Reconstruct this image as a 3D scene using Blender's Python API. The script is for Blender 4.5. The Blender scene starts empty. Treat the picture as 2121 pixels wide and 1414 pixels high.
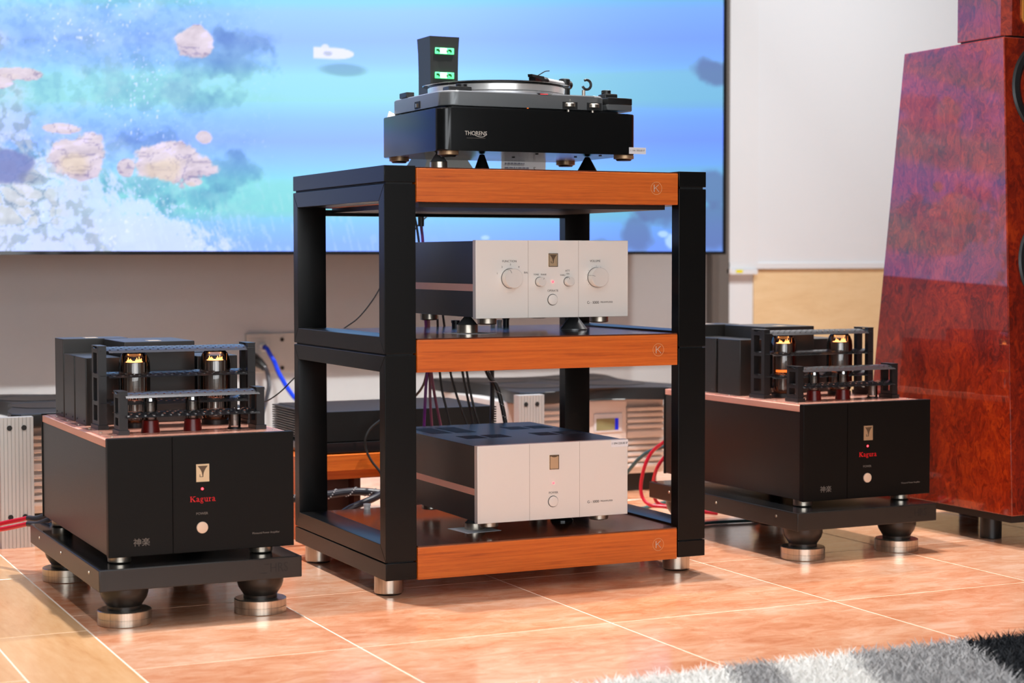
import bpy, bmesh, math, random
import numpy as np
from mathutils import Vector, Matrix
random.seed(7)
S = bpy.context.scene
COL = S.collection

# ------------------------------------------------------------------ camera, world, lamps, exposure
cd = bpy.data.cameras.new('camera'); cam = bpy.data.objects.new('camera', cd); COL.objects.link(cam)
cam.matrix_world = Matrix(((0.90520421, 0.02071181, -0.42447186, -1.55516727),
                           (-0.42497503, 0.04117733, -0.90426802, -4.02285918),
                           (-0.00125041, 0.99893716, 0.04607589, 0.81672654),
                           (0, 0, 0, 1)))
cd.sensor_width = 36.0; cd.sensor_fit = 'HORIZONTAL'; cd.lens = 3761.95 * 36.0 / 2121.0
cd.clip_start = 0.05; cd.clip_end = 60
cd.dof.use_dof = True; cd.dof.focus_distance = 4.5; cd.dof.aperture_fstop = 3.6
S.camera = cam
W = bpy.data.worlds.new('World'); S.world = W; W.use_nodes = True
W.node_tree.nodes['Background'].inputs[0].default_value = (0.9, 0.93, 1.0, 1)
W.node_tree.nodes['Background'].inputs[1].default_value = 0.03

def area(name, loc, size, power, color=(1, .95, .88), size_y=None, rot=(0, 0, 0), shape='SQUARE'):
    l = bpy.data.lights.new(name, 'AREA'); l.energy = power; l.color = color; l.size = size
    l.shape = shape
    if size_y: l.shape = 'RECTANGLE'; l.size_y = size_y
    o = bpy.data.objects.new(name, l); COL.objects.link(o); o.location = loc; o.rotation_euler = rot
    return o
WARM = (1.0, .975, .94)
def downlight(x, y, power, spread, tilt=0., size=.06):
    o = area('ceiling_downlight', (x, y, 2.96), size, power, WARM, shape='DISK', rot=(math.radians(tilt), 0, 0)); o.data.spread = math.radians(spread)
downlight(-0.20, 0.42, 25, 96); downlight(0.90, 0.20, 25, 96); downlight(1.85, 0.72, 23, 96)      # row above the gear
downlight(-0.30, -1.60, 3, 100); downlight(1.30, -1.60, 3, 100); downlight(-1.35, -0.20, 7, 90)                                  # row above the open floor; last one added to brighten the planks
downlight(-0.10, 0.30, 13, 70, 43); downlight(1.30, 0.30, 13, 70, 43)                              # track spots turned to the wall
downlight(3.10, 1.00, 40, 150, 20, .14)
COOL = (.86, .94, 1.0)
area('ceiling_fill_lamp', (-0.9, -3.2, 2.96), 1.2, 14, COOL, size_y=0.6)  # unseen ceiling panels added as general fill
area('ceiling_fill_lamp', (1.2, -3.2, 2.96), 1.2, 14, COOL, size_y=0.6)
area('ceiling_fill_lamp', (-3.0, -0.6, 2.96), 1.2, 14, COOL, size_y=0.6)
area('added_front_fill', (-1.4, -6.12, 1.60), 5.4, 148, (.92, .96, 1.0), size_y=2.0, rot=(math.pi / 2, 0, 0))  # fill light added behind the camera to brighten the fronts
vs = S.view_settings
S.display_settings.display_device = 'sRGB'
vs.view_transform = 'Standard'; vs.look = 'None'; vs.gamma = 1.0; vs.use_curve_mapping = False
vs.exposure = 0.0

# ------------------------------------------------------------------ materials
def lin(c):
    return tuple((x / 12.92 if x <= .04045 else ((x + .055) / 1.055) ** 2.4) for x in [v / 255.0 for v in c])
MATS = {}
def nmat(name):
    m = bpy.data.materials.new(name); m.use_nodes = True
    nt = m.node_tree; b = nt.nodes['Principled BSDF']
    MATS[name] = m
    return m, nt, b
def pmat(name, col, rough=.5, metal=0., spec=.5, coat=0., bump=0., scale=300., var=.0, emit=None, es=1., stretch=None, aniso=0., rv=.05):
    """plain principled surface with a fine procedural grain in roughness / colour / relief"""
    m, nt, b = nmat(name)
    c = lin(col) if max(col) > 1.001 else tuple(col)
    b.inputs['Base Color'].default_value = (*c, 1); b.inputs['Roughness'].default_value = rough
    b.inputs['Metallic'].default_value = metal; b.inputs['Specular IOR Level'].default_value = spec
    b.inputs['Coat Weight'].default_value = coat; b.inputs['Coat Roughness'].default_value = .05
    b.inputs['Anisotropic'].default_value = aniso
    if emit:
        e = lin(emit) if max(emit) > 1.001 else emit
        b.inputs['Emission Color'].default_value = (*e, 1); b.inputs['Emission Strength'].default_value = es
    tc = nt.nodes.new('ShaderNodeTexCoord'); mp = nt.nodes.new('ShaderNodeMapping')
    nt.links.new(tc.outputs['Object'], mp.inputs['Vector'])
    if stretch: mp.inputs['Scale'].default_value = stretch
    n = nt.nodes.new('ShaderNodeTexNoise'); n.inputs['Scale'].default_value = scale; n.inputs['Detail'].default_value = 3
    nt.links.new(mp.outputs[0], n.inputs['Vector'])
    r = nt.nodes.new('ShaderNodeMapRange'); r.inputs['To Min'].default_value = max(0, rough - rv); r.inputs['To Max'].default_value = min(1, rough + rv)
    nt.links.new(n.outputs['Fac'], r.inputs['Value']); nt.links.new(r.outputs[0], b.inputs['Roughness'])
    if var:
        mx = nt.nodes.new('ShaderNodeMix'); mx.data_type = 'RGBA'
        mx.inputs['A'].default_value = (*[x * (1 - var) for x in c], 1); mx.inputs['B'].default_value = (*[min(1, x * (1 + var)) for x in c], 1)
        nt.links.new(n.outputs['Fac'], mx.inputs['Factor']); nt.links.new(mx.outputs['Result'], b.inputs['Base Color'])
    if bump:
        bp = nt.nodes.new('ShaderNodeBump'); bp.inputs['Strength'].default_value = bump; bp.inputs['Distance'].default_value = .001
        nt.links.new(n.outputs['Fac'], bp.inputs['Height']); nt.links.new(bp.outputs[0], b.inputs['Normal'])
    return m
def ramp(nt, stops):
    r = nt.nodes.new('ShaderNodeValToRGB'); e = r.color_ramp.elements
    e[0].position, e[0].color = stops[0][0], (*lin(stops[0][1]), 1)
    e[1].position, e[1].color = stops[-1][0], (*lin(stops[-1][1]), 1)
    for p, c in stops[1:-1]:
        k = e.new(p); k.color = (*lin(c), 1)
    return r
def noise(nt, vec, scale, detail=4, rough=.55, dist=0.):
    n = nt.nodes.new('ShaderNodeTexNoise'); n.inputs['Scale'].default_value = scale; n.inputs['Detail'].default_value = detail
    n.inputs['Roughness'].default_value = rough; n.inputs['Distortion'].default_value = dist
    nt.links.new(vec, n.inputs['Vector']); return n
def coords(nt, scale=(1, 1, 1), rnd=False, rot=(0, 0, 0)):
    tc = nt.nodes.new('ShaderNodeTexCoord'); mp = nt.nodes.new('ShaderNodeMapping')
    mp.inputs['Scale'].default_value = scale; mp.inputs['Rotation'].default_value = rot
    nt.links.new(tc.outputs['Object'], mp.inputs['Vector'])
    if rnd:
        oi = nt.nodes.new('ShaderNodeObjectInfo'); ml = nt.nodes.new('ShaderNodeMath'); ml.operation = 'MULTIPLY'; ml.inputs[1].default_value = 37.
        nt.links.new(oi.outputs['Random'], ml.inputs[0]); nt.links.new(ml.outputs[0], mp.inputs['Location'])
    return mp.outputs[0]
def bumpn(nt, b, src, strength, dist=.001):
    bp = nt.nodes.new('ShaderNodeBump'); bp.inputs['Strength'].default_value = strength; bp.inputs['Distance'].default_value = dist
    nt.links.new(src, bp.inputs['Height']); nt.links.new(bp.outputs[0], b.inputs['Normal'])

def wood_mat(name, stops, stretch, scale=6., rough=.35, coat=.3, rnd=False):
    m, nt, b = nmat(name)
    v = coords(nt, stretch, rnd)
    n1 = noise(nt, v, scale, 6, .6, .8)
    n2 = noise(nt, v, scale * 7, 3, .6, .2)
    mx = nt.nodes.new('ShaderNodeMath'); mx.operation = 'MULTIPLY_ADD'; mx.inputs[1].default_value = .35
    nt.links.new(n2.outputs['Fac'], mx.inputs[0]); 
    ms = nt.nodes.new('ShaderNodeMath'); ms.operation = 'MULTIPLY'; ms.inputs[1].default_value = .65
    nt.links.new(n1.outputs['Fac'], ms.inputs[0]); nt.links.new(ms.outputs[0], mx.inputs[2])
    r = ramp(nt, stops); nt.links.new(mx.outputs[0], r.inputs[0]); nt.links.new(r.outputs[0], b.inputs['Base Color'])
    b.inputs['Roughness'].default_value = rough; b.inputs['Coat Weight'].default_value = coat; b.inputs['Coat Roughness'].default_value = .12
    bumpn(nt, b, n2.outputs['Fac'], .08)
    return m
wood_mat('cherry', [(.30, (160, 68, 14)), (.45, (200, 95, 24)), (.58, (214, 108, 32)), (.72, (222, 122, 44))], (.55, 4, 26), 6, .42, .12)
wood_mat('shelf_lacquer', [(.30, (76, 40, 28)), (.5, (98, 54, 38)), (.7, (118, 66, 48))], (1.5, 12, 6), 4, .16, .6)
wood_mat('maple', [(.30, (220, 190, 146)), (.5, (229, 202, 158)), (.7, (234, 210, 170))], (1.0, 1, 5), 3, .5, .0)
wood_mat('plank_tile', [(.25, (206, 146, 94)), (.45, (228, 174, 122)), (.6, (236, 187, 138)), (.75, (241, 199, 154))], (6, 1.0, 6), 1.6, .22, .25, True)
def burl():
    m, nt, b = nmat('burl')
    v = coords(nt, (1, 1, .62))
    d = noise(nt, v, 7, 4, .6, 0)
    ad = nt.nodes.new('ShaderNodeMix'); ad.data_type = 'RGBA'; ad.blend_type = 'ADD'; ad.inputs['Factor'].default_value = .22
    nt.links.new(v, ad.inputs['A']); nt.links.new(d.outputs['Color'], ad.inputs['B'])
    n1 = noise(nt, ad.outputs['Result'], 34, 8, .70, 1.4)
    n2 = noise(nt, ad.outputs['Result'], 5, 4, .6, .5)
    mm = nt.nodes.new('ShaderNodeMath'); mm.operation = 'MULTIPLY_ADD'; mm.inputs[1].default_value = .62
    nt.links.new(n1.outputs['Fac'], mm.inputs[0])
    m2 = nt.nodes.new('ShaderNodeMath'); m2.operation = 'MULTIPLY'; m2.inputs[1].default_value = .38
    nt.links.new(n2.outputs['Fac'], m2.inputs[0]); nt.links.new(m2.outputs[0], mm.inputs[2])
    r = ramp(nt, [(.30, (34, 6, 2)), (.42, (92, 18, 4)), (.52, (138, 32, 5)), (.62, (174, 54, 9)), (.75, (196, 78, 20))])
    nt.links.new(mm.outputs[0], r.inputs[0]); nt.links.new(r.outputs[0], b.inputs['Base Color'])
    b.inputs['Roughness'].default_value = .3; b.inputs['Coat Weight'].default_value = 1.; b.inputs['Coat Roughness'].default_value = .015
    b.inputs['Coat IOR'].default_value = 1.68
burl()
def marble_tile():
    m, nt, b = nmat('pink_tile')
    v = coords(nt, (1.0, 1.9, 1), True)
    n1 = noise(nt, v, 11, 9, .72, .7); n2 = noise(nt, v, 2.6, 3, .5, .3)
    a = nt.nodes.new('ShaderNodeMath'); a.operation = 'MULTIPLY_ADD'; a.inputs[1].default_value = .6
    nt.links.new(n1.outputs['Fac'], a.inputs[0])
    c = nt.nodes.new('ShaderNodeMath'); c.operation = 'MULTIPLY'; c.inputs[1].default_value = .4
    nt.links.new(n2.outputs['Fac'], c.inputs[0]); nt.links.new(c.outputs[0], a.inputs[2])
    r = ramp(nt, [(.37, (204, 128, 90)), (.46, (219, 151, 114)), (.54, (227, 170, 136)), (.63, (235, 189, 161))])
    nt.links.new(a.outputs[0], r.inputs[0]); nt.links.new(r.outputs[0], b.inputs['Base Color'])
    b.inputs['Roughness'].default_value = .13; b.inputs['Specular IOR Level'].default_value = .5
    v2 = coords(nt, (1, 2.2, 1), True)
    n3 = noise(nt, v2, 16, 4, .6, .4); bumpn(nt, b, n3.outputs['Fac'], .10, .004)
marble_tile()
pmat('grout', (240, 222, 202), .8, scale=120, var=.06)
pmat('wall_paint', (184, 189, 193), .75, scale=40, bump=.02, var=.02)
pmat('ceiling_paint', (186, 194, 202), .8, scale=40)
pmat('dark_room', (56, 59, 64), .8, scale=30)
pmat('white_lacquer', (222, 229, 235), .4, scale=80, rv=.005)
pmat('whiteboard', (222, 230, 237), .42, scale=60, rv=.004)
pmat('strip_grey', (96, 93, 90), .6, scale=80)
pmat('rack_black', (.004, .0042, .0042), .31, spec=.27, scale=900, bump=.05)
pmat('black_panel', (.006, .0055, .005), .42, metal=.0, spec=.15, scale=700, bump=.04)
pmat('black_anodised', (.020, .018, .0165), .34, metal=.15, spec=.5, scale=500, bump=.03)
pmat('black_gloss', (.012, .012, .013), .10, spec=.5, scale=300)
pmat('plinth_black', (.006, .0065, .0065), .20, spec=.5, scale=300, coat=.0)
pmat('black_plastic', (.012, .012, .012), .38, scale=400)
pmat('rubber', (.012, .011, .010), .32, scale=300)
pmat('black_iron', (.02, .02, .021), .4, metal=.2, scale=500)
pmat('cage_black', (.014, .014, .015), .36, metal=.1, scale=500)
pmat('cage_plate', (.10, .10, .105), .24, metal=.8, scale=500)
pmat('copper', (.96, .50, .38), .40, metal=.35, scale=60, stretch=(1, 12, 1), var=.03)
pmat('silver_panel', (.88, .845, .79), .42, metal=.25, spec=.5, scale=90, stretch=(.05, 1, 18), bump=.015)
pmat('chassis_grey', (.20, .21, .215), .36, metal=.45, scale=400)
pmat('chassis_silver', (.70, .70, .72), .34, metal=.5, scale=400)
pmat('steel', (.60, .53, .44), .30, metal=.95, scale=230, stretch=(1, 1, .004), var=.42)  # vertical reflection streaks put into the colour
pmat('platter_alu', (.90, .88, .84), .26, metal=.55, scale=26, stretch=(1, 1, .01), var=.18)
pmat('alu_ribbed', (.58, .57, .55), .40, metal=.5, scale=200)
pmat('conditioner_silver', (.86, .83, .79), .40, metal=.25, scale=200)
pmat('warm_white_plastic', (232, 205, 180), .4, scale=200)
pmat('tan_foot', (190, 158, 122), .4, metal=.6, scale=200)
pmat('gold_badge', (.86, .64, .40), .32, metal=.8, scale=400)
pmat('badge_print', (.10, .06, .03), .5)
pmat('gold_frame', (.95, .42, .08), .35, metal=.5, scale=200)
pmat('red_print_glow', (190, 16, 24), .5, emit=(190, 10, 20), es=.35)  # lettering given a faint glow of its own
pmat('grey_print', (120, 112, 104), .6)
pmat('dark_print', (50, 44, 38), .6)
pmat('silver_print', (205, 200, 190), .4)
pmat('logo_line', (222, 176, 130), .4)
pmat('black_case', (.011, .0105, .010), .30, spec=.5, scale=700, bump=.03)
pmat('stand_dark', (58, 26, 14), .5, scale=60, var=.15)
pmat('groove_silver', (186, 176, 166), .5)
pmat('knob_silver', (.88, .85, .80), .34, metal=.35, scale=200)
pmat('tower_grey', (.030, .032, .031), .45, spec=.35, scale=500)
pmat('copper_gloss', (.94, .46, .34), .24, metal=.65, scale=60)
pmat('groove_black', (.001, .001, .001), .9, spec=.0)
pmat('engraved', (.006, .006, .006), .6)
pmat('led_red', (255, 60, 70), .3, emit=(255, 40, 50), es=9)
pmat('led_halo', (235, 60, 70), .3, emit=(255, 25, 35), es=2.2)
pmat('display_green', (120, 255, 170), .3, emit=(60, 255, 130), es=1.3)
pmat('display_white', (225, 255, 235), .3, emit=(200, 255, 225), es=1.35)
pmat('display_dark', (10, 70, 25), .5, emit=(0, 60, 15), es=.5)
pmat('filament', (255, 170, 90), .4, emit=(255, 158, 84), es=5.0)
pmat('filament_soft', (255, 130, 60), .4, emit=(255, 120, 45), es=1.5)
pmat('anode', (.30, .28, .26), .34, metal=.8, scale=200)
pmat('tube_wire', (.55, .52, .48), .3, metal=.9)
pmat('tube_base_red', (96, 16, 12), .3, scale=300)
pmat('getter', (.75, .74, .72), .12, metal=1.)
pmat('paper', (236, 236, 238), .7, scale=200)
pmat('paper_lines', (120, 122, 140), .8)
pmat('cable_black', (.016, .016, .016), .42, scale=300)
pmat('cable_grey', (.035, .035, .045), .35, scale=300)
pmat('cable_blue', (24, 66, 232), .35, scale=300)
pmat('cable_red', (206, 22, 52), .38, scale=300)
pmat('cable_teal', (50, 88, 92), .4, scale=300)
pmat('cable_purple', (108, 32, 122), .35, scale=300)
pmat('cable_plum', (126, 66, 88), .35, scale=300)
pmat('thread_white', (225, 225, 225), .6)
pmat('plate_beige', (186, 186, 182), .6, scale=100)
pmat('hole_dark', (40, 34, 28), .8)
pmat('yellow_label', (232, 226, 16), .6)
pmat('lime_label', (205, 225, 20), .6)
pmat('cap_white', (226, 224, 224), .35, scale=200)
pmat('lcd', (150, 150, 110), .25, scale=20)
pmat('lcd_blue', (24, 38, 190), .25, emit=(20, 40, 220), es=.4)
pmat('rug_white', (248, 246, 242), .9, scale=60, var=.06)
pmat('rug_grey', (182, 180, 180), .9, scale=60, var=.12)
pmat('rug_black', (22, 26, 32), .9, scale=60, var=.2)
pmat('woofer_rubber', (.010, .010, .011), .35)
pmat('cone_paper', (.03, .03, .032), .5)
def thin_glass():
    m, nt, b = nmat('tube_glass'); nt.nodes.remove(b)
    out = nt.nodes['Material Output']
    tr = nt.nodes.new('ShaderNodeBsdfTransparent'); tr.inputs[0].default_value = (.90, .885, .87, 1)
    gl = nt.nodes.new('ShaderNodeBsdfGlossy'); gl.inputs['Roughness'].default_value = .02
    fr = nt.nodes.new('ShaderNodeLayerWeight'); fr.inputs['Blend'].default_value = .42
    tc = nt.nodes.new('ShaderNodeTexCoord'); n = nt.nodes.new('ShaderNodeTexNoise'); n.inputs['Scale'].default_value = 60
    nt.links.new(tc.outputs['Object'], n.inputs['Vector'])
    bp = nt.nodes.new('ShaderNodeBump'); bp.inputs['Strength'].default_value = .05; bp.inputs['Distance'].default_value = .0005
    nt.links.new(n.outputs['Fac'], bp.inputs['Height']); nt.links.new(bp.outputs[0], gl.inputs['Normal'])
    mx = nt.nodes.new('ShaderNodeMixShader')
    nt.links.new(fr.outputs['Fresnel'], mx.inputs[0]); nt.links.new(tr.outputs[0], mx.inputs[1]); nt.links.new(gl.outputs[0], mx.inputs[2])
    nt.links.new(mx.outputs[0], out.inputs['Surface'])
thin_glass()

# ------------------------------------------------------------------ mesh helpers
def box(bm, x0, x1, y0, y1, z0, z1, bev=0., seg=2):
    vs_ = [bm.verts.new(p) for p in ((x0, y0, z0), (x1, y0, z0), (x1, y1, z0), (x0, y1, z0), (x0, y0, z1), (x1, y0, z1), (x1, y1, z1), (x0, y1, z1))]
    fs = [bm.faces.new([vs_[i] for i in f]) for f in ((3, 2, 1, 0), (4, 5, 6, 7), (0, 1, 5, 4), (1, 2, 6, 5), (2, 3, 7, 6), (3, 0, 4, 7))]
    if bev:
        ed = list({e for f in fs for e in f.edges})
        bmesh.ops.bevel(bm, geom=ed, offset=bev, segments=seg, profile=.5, affect='EDGES', clamp_overlap=True)
    return vs_
def prism(bm, poly, z0, z1, bev=0.):
    """polygon (x,y) counter-clockwise, extruded in z"""
    lo = [bm.verts.new((x, y, z0)) for x, y in poly]; hi = [bm.verts.new((x, y, z1)) for x, y in poly]
    n = len(poly); top = bm.faces.new(hi); bot = bm.faces.new(lo[::-1])
    for i in range(n): bm.faces.new((lo[i], lo[(i + 1) % n], hi[(i + 1) % n], hi[i]))
    if bev:
        ed = list(top.edges) + list(bot.edges)
        bmesh.ops.bevel(bm, geom=ed, offset=bev, segments=2, profile=.5, affect='EDGES')
def rrect(x0, x1, y0, y1, r, n=6):
    p = []
    for cx, cy, a in ((x1 - r, y0 + r, -90), (x1 - r, y1 - r, 0), (x0 + r, y1 - r, 90), (x0 + r, y0 + r, 180)):
        for i in range(n + 1):
            t = math.radians(a + 90 * i / n); p.append((cx + r * math.cos(t), cy + r * math.sin(t)))
    return p
def lathe(bm, prof, n=32, c=(0, 0, 0), axis='Z', close=True):
    """profile [(r,h)...]; rotated about the axis"""
    rings = []
    def P(r, h, a):
        u, v = r * math.cos(a), r * math.sin(a)
        if axis == 'Z': return (c[0] + u, c[1] + v, c[2] + h)
        if axis == 'Y': return (c[0] + u, c[1] + h, c[2] - v)
        return (c[0] + h, c[1] + u, c[2] + v)
    for r, h in prof:
        if r < 1e-6: rings.append([bm.verts.new(P(0, h, 0))])
        else: rings.append([bm.verts.new(P(r, h, 2 * math.pi * i / n)) for i in range(n)])
    for a, b in zip(rings, rings[1:]):
        for i in range(n):
            j = (i + 1) % n
            if len(a) == 1 and len(b) == 1: break
            if len(a) == 1: bm.faces.new((a[0], b[j], b[i]))
            elif len(b) == 1: bm.faces.new((a[i], a[j], b[0]))
            else: bm.faces.new((a[i], a[j], b[j], b[i]))
    if close:
        if len(rings[0]) > 1: bm.faces.new(rings[0][::-1])
        if len(rings[-1]) > 1: bm.faces.new(rings[-1])
def cyl(bm, c, r, h, n=28, axis='Z', bev=.0, r2=None):
    r2 = r if r2 is None else r2
    if bev: prof = [(r - bev, 0), (r, bev), (r2, h - bev), (r2 - bev, h)]
    else: prof = [(r, 0), (r2, h)]
    lathe(bm, prof, n, c, axis)
def catmull(pts, k=8):
    P = [Vector(p) for p in pts]; P = [P[0] * 2 - P[1]] + P + [P[-1] * 2 - P[-2]]
    out = []
    for i in range(1, len(P) - 2):
        for j in range(k):
            t = j / k; a, b, c, d = P[i - 1], P[i], P[i + 1], P[i + 2]
            out.append(.5 * ((2 * b) + (c - a) * t + (2 * a - 5 * b + 4 * c - d) * t * t + (3 * b - a - 3 * c + d) * t ** 3))
    out.append(P[-2]); return out
def tube(bm, pts, r, n=10, smooth=8):
    path = catmull(pts, smooth) if smooth else [Vector(p) for p in pts]
    rings = []; up = Vector((0, 0, 1))
    t0 = (path[1] - path[0]).normalized()
    nrm = t0.cross(up);
    if nrm.length < 1e-3: nrm = t0.cross(Vector((0, 1, 0)))
    nrm.normalize()
    for i, p in enumerate(path):
        t = (path[min(i + 1, len(path) - 1)] - path[max(i - 1, 0)]).normalized()
        nrm = (nrm - t * nrm.dot(t)).normalized(); b = t.cross(nrm)
        rr = r(i / (len(path) - 1)) if callable(r) else r
        rings.append([bm.verts.new(p + (nrm * math.cos(a) + b * math.sin(a)) * rr) for a in [2 * math.pi * k / n for k in range(n)]])
    for a, b in zip(rings, rings[1:]):
        for i in range(n): bm.faces.new((a[i], a[(i + 1) % n], b[(i + 1) % n], b[i]))
    bm.faces.new(rings[0][::-1]); bm.faces.new(rings[-1])
def bar(bm, p, q, w, h=None):
    """square bar between two points"""
    h = h or w; p, q = Vector(p), Vector(q); t = (q - p).normalized()
    s = t.cross(Vector((0, 0, 1)));
    if s.length < 1e-3: s = Vector((1, 0, 0))
    s.normalize(); u = s.cross(t)
    a = [bm.verts.new(c + s * i * w / 2 + u * j * h / 2) for c in (p, q) for i, j in ((-1, -1), (1, -1), (1, 1), (-1, 1))]
    for f in ((3, 2, 1, 0), (4, 5, 6, 7), (0, 1, 5, 4), (1, 2, 6, 5), (2, 3, 7, 6), (3, 0, 4, 7)): bm.faces.new([a[i] for i in f])
def hexa(bm, P):
    """eight corner points: bottom four then top four"""
    a = [bm.verts.new(p) for p in P]
    for f in ((3, 2, 1, 0), (4, 5, 6, 7), (0, 1, 5, 4), (1, 2, 6, 5), (2, 3, 7, 6), (3, 0, 4, 7)): bm.faces.new([a[i] for i in f])
    return a

def mesh_of(name, bm, mat):
    me = bpy.data.meshes.new(name)
    bmesh.ops.recalc_face_normals(bm, faces=bm.faces[:])
    bm.to_mesh(me); bm.free()
    for p in me.polygons: p.use_smooth = True
    me.set_sharp_from_angle(angle=math.radians(20))
    me.materials.append(MATS[mat] if isinstance(mat, str) else mat)
    return me
def obj(name, bm, mat, parent=None, loc=None, label=None, kind=None, rot=None):
    me = bm if isinstance(bm, bpy.types.Mesh) else mesh_of(name, bm, mat)
    o = bpy.data.objects.new(name, me); COL.objects.link(o)
    if parent: o.parent = parent
    if loc: o.location = loc
    if rot: o.rotation_euler = rot
    if label: o['label'] = label
    if kind: o['kind'] = kind
    return o
def tag(o, label, cat, group=None):
    o['label'] = label; o['category'] = cat
    if group: o['group'] = group
    return o
def thing(name, label, cat, loc=(0, 0, 0), rz=0., group=None):
    o = bpy.data.objects.new(name, None); COL.objects.link(o); o.empty_display_size = .05
    o.location = loc; o.rotation_euler = (0, 0, rz)
    return tag(o, label, cat, group)
def struct(name, bm, mat, parent=None):
    o = obj(name, bm, mat, parent)
    if not parent: o['kind'] = 'structure'
    return o
def new(): return bmesh.new()
def copy_tree(o, parent=None):
    c = o.copy(); COL.objects.link(c); c.parent = parent
    for ch in list(o.children): copy_tree(ch, c)
    return c
def B(*a, **k):
    bm = new(); box(bm, *a, **k); return bm
def L(prof, n=32, c=(0, 0, 0), axis='Z'):
    bm = new(); lathe(bm, prof, n, c, axis); return bm

def text(name, s, size, loc, mat, parent, align='CENTER', depth=.0006, rot=(math.pi / 2, 0, 0), bold=0., sx=1., label=None):
    """raised flat lettering made as a mesh from the built-in font, facing -Y"""
    cu = bpy.data.curves.new(name, 'FONT'); cu.body = s; cu.size = size; cu.align_x = align; cu.align_y = 'CENTER'
    cu.extrude = depth / 2; cu.offset = bold; cu.resolution_u = 3
    o = bpy.data.objects.new(name, cu); COL.objects.link(o)
    dg = bpy.context.evaluated_depsgraph_get()
    me = bpy.data.meshes.new_from_object(o.evaluated_get(dg)); me.name = name
    bpy.data.objects.remove(o); bpy.data.curves.remove(cu)
    me.materials.clear(); me.materials.append(MATS[mat])
    t = obj(name, me, mat, parent, loc, label); t.rotation_euler = rot; t.scale = (sx, 1, 1)
    return t
# a small serif alphabet drawn as strokes (points, width), unit cap height .7
def arc(cx, cy, rx, ry, a0, a1, n=14):
    return [(cx + rx * math.cos(math.radians(a0 + (a1 - a0) * i / n)), cy + ry * math.sin(math.radians(a0 + (a1 - a0) * i / n))) for i in range(n + 1)]
GLY = {
 'K': (.80, [([(.16, 0), (.16, .7)], .13), ([(.02, .02), (.32, .02)], .045), ([(.02, .68), (.32, .68)], .045), ([(.2, .32), (.62, .68)], .055), ([(.48, .68), (.76, .68)], .045), ([(.3, .42), (.66, .02)], .13), ([(.48, .02), (.8, .02)], .045)]),
 'a': (.52, [([(.07, .38), (.15, .46), (.27, .46), (.34, .37), (.34, .08), (.4, .02), (.48, .03)], .085), ([(.34, .27), (.17, .22), (.08, .12), (.13, .03), (.23, .03), (.34, .1)], .08)]),
 'g': (.52, [(arc(.22, .32, .13, .13, 0, 360), .07), ([(.31, .42), (.46, .46)], .06), ([(.13, .21), (.09, .11), (.2, .06), (.36, .02)], .07), (arc(.23, -.1, .17, .10, 0, 360), .06)]),
 'u': (.58, [([(.02, .45), (.13, .45), (.13, .12), (.2, .03), (.31, .04), (.4, .12)], .085), ([(.3, .45), (.41, .45), (.41, .02), (.53, .02)], .085)]),
 'r': (.42, [([(.02, .45), (.13, .45), (.13, .02)], .095), ([(.01, .02), (.28, .02)], .045), ([(.14, .32), (.23, .43), (.36, .41)], .08)]),
 'G': (.82, [(arc(.38, .35, .32, .34, 45, 330), .09), ([(.66, .3), (.66, .1)], .10), ([(.5, .3), (.8, .3)], .045)]),
 '1': (.46, [([(.24, 0), (.24, .7)], .11), ([(.08, .02), (.4, .02)], .045), ([(.07, .6), (.24, .69)], .05)]),
 '0': (.56, [(arc(.27, .35, .19, .33, 0, 360, 20), .09)]),
 '-': (.36, [([(.06, .27), (.28, .27)], .07)]), ' ': (.25, []),
}
def serif(name, s, width, loc, mat, parent, label=None):
    tot = sum(GLY[c][0] for c in s); k = width / tot; bm = new(); x = -tot / 2
    for c in s:
        for pts, w in GLY[c][1]:
            for i in range(len(pts) - 1):
                p, q = Vector(pts[i]), Vector(pts[i + 1]); d = (q - p).normalized(); n = Vector((-d.y, d.x)) * w / 2; e = d * w * .3
                if len(pts) < 8: p2, q2 = p - (e if i else Vector((0, 0))), q + (e if i < len(pts) - 2 else Vector((0, 0)))
                else: p2, q2 = p - d * .01, q + d * .01
                vs_ = [bm.verts.new(((x + v.x) * k, 0, v.y * k)) for v in (p2 + n, p2 - n, q2 - n, q2 + n)]
                vb = [bm.verts.new((v.co.x, -.0005, v.co.z)) for v in vs_]
                bm.faces.new(vb)
                for a in range(4): bm.faces.new((vs_[a], vs_[(a + 1) % 4], vb[(a + 1) % 4], vb[a]))
        x += GLY[c][0]
    return obj(name, bm, mat, parent, loc, label)

# ------------------------------------------------------------------ the room
YW = 2.75
struct('wall_back', B(-4.2, 5.2, YW, YW + .12, 0, 3.0), 'wall_paint')
struct('wall_left', B(-4.32, -4.2, -6.2, YW + .12, 0, 3.0), 'dark_room')
struct('wall_right', B(5.2, 5.32, -6.2, YW + .12, 0, 3.0), 'dark_room')
struct('wall_front', B(-4.2, 5.2, -6.32, -6.2, 0, 3.0), 'dark_room')
struct('ceiling', B(-4.2, 5.2, -6.2, YW, 3.0, 3.1), 'ceiling_paint')
fill_win = struct('added_window_1', B(-4.16, 1.36, -6.2, -6.16, .50, .58), 'white_lacquer')  # made-up window frame around the added front fill light
for a_ in ((-4.16, 1.36, 2.62, 2.70), (-4.16, -4.08, .58, 2.62), (1.28, 1.36, .58, 2.62), (-2.33, -2.27, .58, 2.62), (-.53, -.47, .58, 2.62)):
    obj('added_window_frame', B(a_[0], a_[1], -6.2, -6.16, a_[2], a_[3]), 'white_lacquer', fill_win)
for x_ in (-4.08, -2.27, -.47): obj('added_pane', B(x_, x_ + 1.74, -6.198, -6.19, .58, 2.62), 'tube_glass', fill_win)
floor = struct('floor', B(-4.2, 5.2, -6.2, YW, -.05, -.0006), 'grout')
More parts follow.
